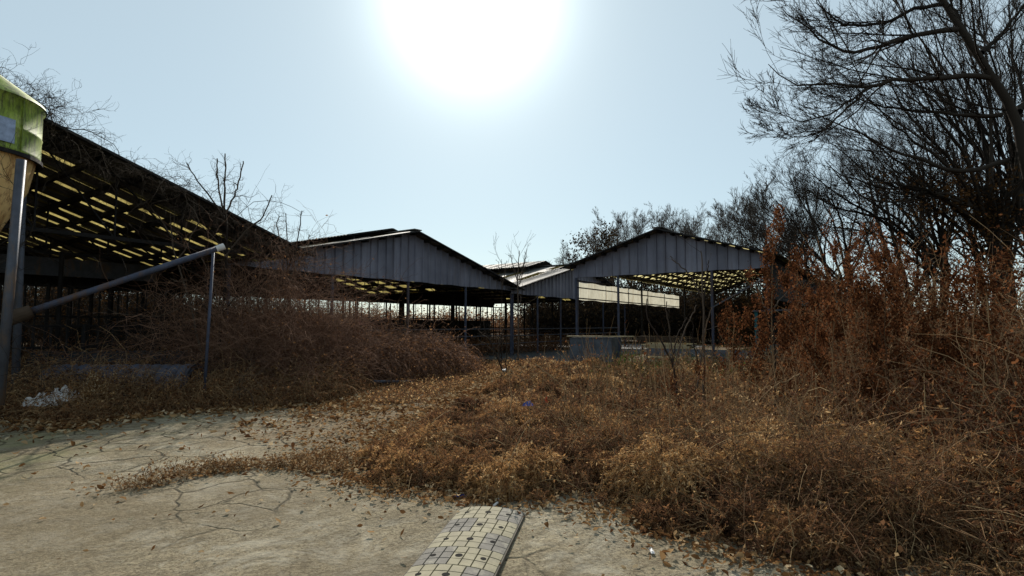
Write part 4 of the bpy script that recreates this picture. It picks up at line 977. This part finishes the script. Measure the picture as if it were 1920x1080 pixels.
def vines(name, label, P0, D0, L, r0, n1, n2, up, wob, sag, mat='bark', loc=None, K=10, rmin=.003, cat='vine', leaf=None):
    off = np.array([P0[0][0], P0[0][1], 0]); P = curve(P0 - off, D0, L, K, up, wob, sag); Rr = taper(r0, K, .4); v = Veg(); v.tubes(P, Rr, 4, 0)
    T, Q = sprout(P, Rr, n1, (25, 70), (.3, .7), 8, up * .5, wob * 1.1, .15, .5, .6, rmin, 1, .3); v.tubes(T, Q, 3, 0)
    if n2:
        T2, Q2 = sprout(T, Q, n2, (25, 70), (.3, .8), 6, up * .3, wob * 1.2, .1, .5, .6, rmin, 1, .2); v.tubes(T2, Q2, 3, 0)
    if leaf:
        n = leaf; k = rng.integers(0, len(T), n); j = rng.integers(0, T.shape[1], n); C = T[k, j] + rng.normal(size=(n, 3)) * .05; Ls = rng.uniform(.03, .07, n)
        v.leaves(C, Ls, Ls * .5, 1)
    o = v.build(name, [mat, 'heap_leaf'] if leaf else [mat]); o.location = off; return tag(o, label, cat)
def rake_pt(s, back=0.0): p = LO + A * (14.8 - s) - B * (.40 - back); return np.array([p[0], p[1], 3.46 + .327 * s + .14])
n = 46; s_ = rng.uniform(4.9, 6.9, n); P0 = np.array([rake_pt(x, rng.uniform(0, .9)) for x in s_]); D0 = rng.normal(size=(n, 3)) * .7 + np.array([.45, -.1, .75])
vines('roof_vine', 'tangle of bare arching vines on the roof behind the silo', P0, D0, rng.uniform(.5, 1.6, n), rng.uniform(.005, .012, n), 8, 5, .02, .24, .24)
n = 150; s_ = rng.uniform(-.3, 5.6, n); P0 = np.array([rake_pt(x) for x in s_]); P0[:, 2] -= .15; D0 = rng.normal(size=(n, 3)) * .6 + np.array([0, -.15, -.6])
vines('hanging_vine', 'dead vines hanging from the left barn roof edge', P0, D0, rng.uniform(.3, 1.3, n), rng.uniform(.004, .009, n), 6, 3, -.04, .28, .06, 'grey_twig')
n = 230; x = rng.uniform(-6.4, -4.4, n); y = rng.uniform(12.4, 14.2, n); P0 = np.stack([x, y, np.zeros(n)], 1); D0 = rng.normal(size=(n, 3)) * .35 + np.array([0, 0, 1.])
vines('vine_thicket', 'thicket of bare vines climbing to the end of the left barn eave', P0, D0, rng.uniform(1.6, 3.9, n) * np.clip(1.3 - (x + 6.7) * .25, .6, 1.2), rng.uniform(.006, .014, n), 9, 6, .03, .26, .10, 'heap_twig', K=14, rmin=.0035, leaf=5000)
n = 36; x = rng.uniform(-8.5, -4.2, n); y = rng.uniform(9.6, 12.2, n); P0 = np.stack([x, y, np.zeros(n)], 1); D0 = rng.normal(size=(n, 3)) * .5 + np.array([.1, 0, 1.])
vines('briar', 'thin bare briars rising from the left weed strip before the barn', P0, D0, rng.uniform(.5, 1.6, n), rng.uniform(.004, .008, n), 5, 3, .0, .25, .12, 'grey_twig', K=12)
n = 26; P0 = np.stack([SC[0] + rng.uniform(.2, 1.2, n), SC[1] - rng.uniform(.2, 1.0, n), rng.uniform(.2, 2.5, n)], 1); D0 = rng.normal(size=(n, 3)) * .6 + np.array([.1, 0, .9])
vines('silo_vine', 'bare vines climbing round the silo legs and hopper', P0, D0, rng.uniform(.8, 2.6, n), rng.uniform(.004, .009, n), 5, 4, .03, .25, .08, 'bark', K=12)

# ------------------------------------------------------------ things in the yard
# speed bump of interlocking rubber blocks
fl, fr_, nl_, nr_ = gp(862, 963), gp(984, 968), gp(757, 1079), gp(941, 1079)
ce = (fl + fr_) / 2; cn = (nl_ + nr_) / 2; dv = nrm(ce - cn); BW = .5 * (np.hypot(*(fr_ - fl)) + np.hypot(*(nr_ - nl_))) * .94
r = empty('speed_bump', (ce[0], ce[1], .012), math.atan2(dv[1], dv[0]) - math.pi / 2, label='worn rubber speed bump of yellow and grey blocks on the concrete', cat='speed bump')
def bz(x): return .012 +   .034 * max(0, 1 - (2 * x / BW) ** 2) ** .8
NR = 11; RL = .275
b = MB(); b.grid(lambda u, v: ((u - .5) * BW, -v * NR * RL, bz((u - .5) * BW) - .004), 24, 2)
for sx in (-1, 1): b.bar((sx * BW / 2, 0, 0), (sx * BW / 2, -NR * RL, 0), .012, .034)
b.grid(lambda u, v: ((u - .5) * BW, .001, -.02 + v * (bz((u - .5) * BW) + .016)), 24, 1); b.build('base', 'bump_black', r)
def block(i, x0, x1, nx, mat):
    b = MB(); ny_ = 3; g_ = .0014
    for p in range(nx):
        for k in range(ny_):
            a0 = x0 + (x1 - x0) * p / nx + g_; a1 = x0 + (x1 - x0) * (p + 1) / nx - g_
            y0 = -i * RL - RL * k / ny_ - g_; y1 = -i * RL - RL * (k + 1) / ny_ + g_
            wv = .004 * math.sin(p * 2.1 + k * 1.7 + i)
            hole = (k == 1)
            cx = [a0, a0 + .003, (a0 * 2 + a1) / 3 + wv, (a0 + 2 * a1) / 3 + wv, a1 - .003, a1]; cy_ = [y0, y0 - .003, (y0 + y1) / 2 + wv, y1 + .003, y1]
            vs = []; top = .0085
            for jj, yy in enumerate(cy_):
                for ii, xx in enumerate(cx):
                    e = 0 < ii < 5 and 0 < jj < 4
                    vs.append((xx, yy + wv * .6 * (1 if k < 2 else 0), bz(xx) + (top if e else -.006)))
            b.add(vs, [(q2 * 6 + q1, q2 * 6 + q1 + 6, q2 * 6 + q1 + 7, q2 * 6 + q1 + 1) for q2 in range(4) for q1 in range(5)])
    b.build('rubber_block', mat, r)
for i in range(NR):
    if i % 2 == 0: block(i, -BW / 2, BW / 6, 4, 'bump_yellow'); block(i, BW / 6, BW / 2, 2, 'bump_grey')
    else: block(i, -BW / 2, -BW / 12, 3, 'bump_grey'); block(i, -BW / 12, BW / 2, 4, 'bump_yellow')
    for sx in (-.32, .0, .30):
        x = sx * BW; y = -i * RL - RL * .5; rr = .022 if sx else .028
        b = MB(); rr *= .85
        b.add([(x, y, bz(x) + .0098)] + [(x + rr * math.cos(a_ * .3142), y + rr * math.sin(a_ * .3142), bz(x + rr * math.cos(a_ * .3142)) + .0102) for a_ in range(20)], [(0, 1 + a_, 1 + (a_ + 1) % 20) for a_ in range(20)]); b.build('bolt_hole', 'hole_dark', r)

def crumple(name, c, size, mat, label, cat, n=22, amp=.35, seed=0):
    g = np.random.default_rng(seed); ph = g.random((6, 3)) * 6.28; fr = g.uniform(2, 9, (6, 2)); b = MB()
    def fn(u, v):
        x, y = u - .5, v - .5; rr = max(0, 1 - (2 * x) ** 2) * max(0, 1 - (2 * y) ** 2)
        z = rr ** .6 * (.55 + amp * sum(math.sin(fr[i, 0] * u * 3 + ph[i, 0]) * math.sin(fr[i, 1] * v * 3 + ph[i, 1]) for i in range(6)) / 2)
        return ((x + .06 * math.sin(v * 17 + ph[0, 2])) * size[0], (y + .06 * math.sin(u * 15 + ph[1, 2])) * size[1], max(.0, z) * size[2])
    b.grid(fn, n, n); o = b.build(name, mat, None, True, c); return tag(o, label, cat)
c = gp(118, 778); crumple('plastic_bag', (c[0], c[1] - .05, .26), (.50, .4, .28), 'white_plastic', 'crumpled white plastic bag caught in the left weeds', 'bag', amp=.22, seed=4)
c = gp(72, 784); crumple('plastic_scrap', (c[0], c[1] + .1, .20), (.5, .35, .24), 'white_plastic', 'flat torn white plastic beside the crumpled bag', 'plastic', amp=.3, seed=8)
c = gp(712, 708); crumple('plastic_scrap', (c[0], c[1], .03), (.42, .3, .18), 'white_plastic', 'pale plastic scrap lying at the foot of the vine heap', 'plastic', amp=.5, seed=2)
c = gp(990, 790); crumple('blue_scrap', (c[0], c[1], .24), (.16, .12, .09), 'blue_plastic', 'small blue plastic scrap in the weeds mid yard', 'plastic', 12, seed=3)
c = gp(1024, 780); crumple('red_scrap', (c[0], c[1], .22), (.05, .05, .15), 'red_scrap', 'small red scrap standing in the weeds mid yard', 'scrap', 8, seed=6)
c = gp(862, 934); crumple('blue_strip', (c[0], c[1], .01), (.16, .03, .03), 'blue_plastic', 'narrow blue plastic strip at the weed edge above the bump', 'plastic', 8, seed=5)
c = gp(1222, 1036); crumple('pale_leaf', (c[0], c[1], .01), (.025, .085, .02), 'white_plastic', 'single pale leaf lying on bare concrete right of the bump', 'leaf', 8, seed=7)
p, q_ = gp(926, 960), gp(936, 936); thing_tube('white_cord', [(p[0], p[1], .05), ((p[0] + q_[0]) / 2 + .01, (p[1] + q_[1]) / 2, .025), (q_[0], q_[1], .05), (q_[0] + .02, q_[1] + .04, .06)], .009, 'white_plastic', 'short white cord at the far end of the speed bump', 'cord')
p, q_ = at(560, 704, 14), at(785, 690, 14.6); thing_tube('fallen_pole', [(p[0], 13.2, .10), (.5 * (p[0] + q_[0]), 13.5, .16), (q_[0], 13.9, .12)], .035, 'pale_post', 'grey pole lying along the foot of the vine heap', 'pole')

# concrete trough, boards, cabinet and slabs by the right barn
rx, ry = math.cos(RZR), math.sin(RZR)
def by_r(x, y): return (RO[0] + rx * x - ry * y, RO[1] + ry * x + rx * y)
r = empty('feed_trough', (*by_r(.05, -.7), 0), RZR, label='blue grey concrete feed trough at the left corner of the right barn', cat='trough')
b = MB(); b.box((0, 0, -.02), (1.95, .12, .98)); b.box((0, .9, -.02), (1.95, 1.02, .98)); b.box((0, .12, -.02), (.12, .9, .98)); b.box((1.83, .12, -.02), (1.95, .9, .98)); b.box((.12, .12, .1), (1.83, .9, .3)); b.build('basin', 'rough_concrete', r)
b = MB(); b.bar((-.1, .02, 1.03), (2.9, .0, 1.05), .22, .05); b.build('rim_board', 'pale_board', r)
def boards(label, x, y, z, L, w, n_, mat, rz=0):
    r = empty('board_stack', (*by_r(x, y), z), RZR + rz, label=label, cat='boards', group='boards piled under the right barn')
    for i in range(n_):
        o = .12 * math.sin(i * 2.7); b = MB(); b.bar((o, .03 * math.sin(i * 1.9), .03 + .055 * i), (L + o, .04 * math.sin(i * 3.1), .03 + .055 * i), w, .05); b.build('board', mat, r)
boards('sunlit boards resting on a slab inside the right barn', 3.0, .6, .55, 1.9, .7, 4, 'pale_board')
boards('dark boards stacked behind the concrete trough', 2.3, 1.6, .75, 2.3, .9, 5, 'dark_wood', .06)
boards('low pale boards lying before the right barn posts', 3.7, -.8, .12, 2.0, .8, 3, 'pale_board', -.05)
b = MB(); b.box((0, 0, -.02), (4.6, .3, .55)); b.box((0, .3, -.02), (.3, 3, .55)); o = b.build('low_wall', 'rough_concrete'); o.location = (*by_r(3.2, .1), 0); o.rotation_euler = (0, 0, RZR); tag(o, 'low broken concrete wall under the front of the right barn', 'wall')
cb = np.array(by_r(7.75, -1.2)); r = empty('cabinet', (*cb, 0), RZR, label='teal painted steel cabinet frame standing at the right barn corner', cat='cabinet')
b = MB(); b.box((-.05, .05, .1), (1.05, .75, 1.9)); b.build('body', 'hole_dark', r)
for x in (-.05, 1.0): b = MB(); b.box((x - .05, -.02, 0), (x + .06, .08, 1.98)); b.build('door_post', 'teal_paint', r)
b = MB(); b.bar((-.15, .35, 2.0), (1.15, .35, 2.03), .9, .05); b.build('top', 'pale_post', r)
b = MB(); b.box((.06, -.005, .25), (.95, .045, .85)); b.build('lower_door', 'teal_paint', r)
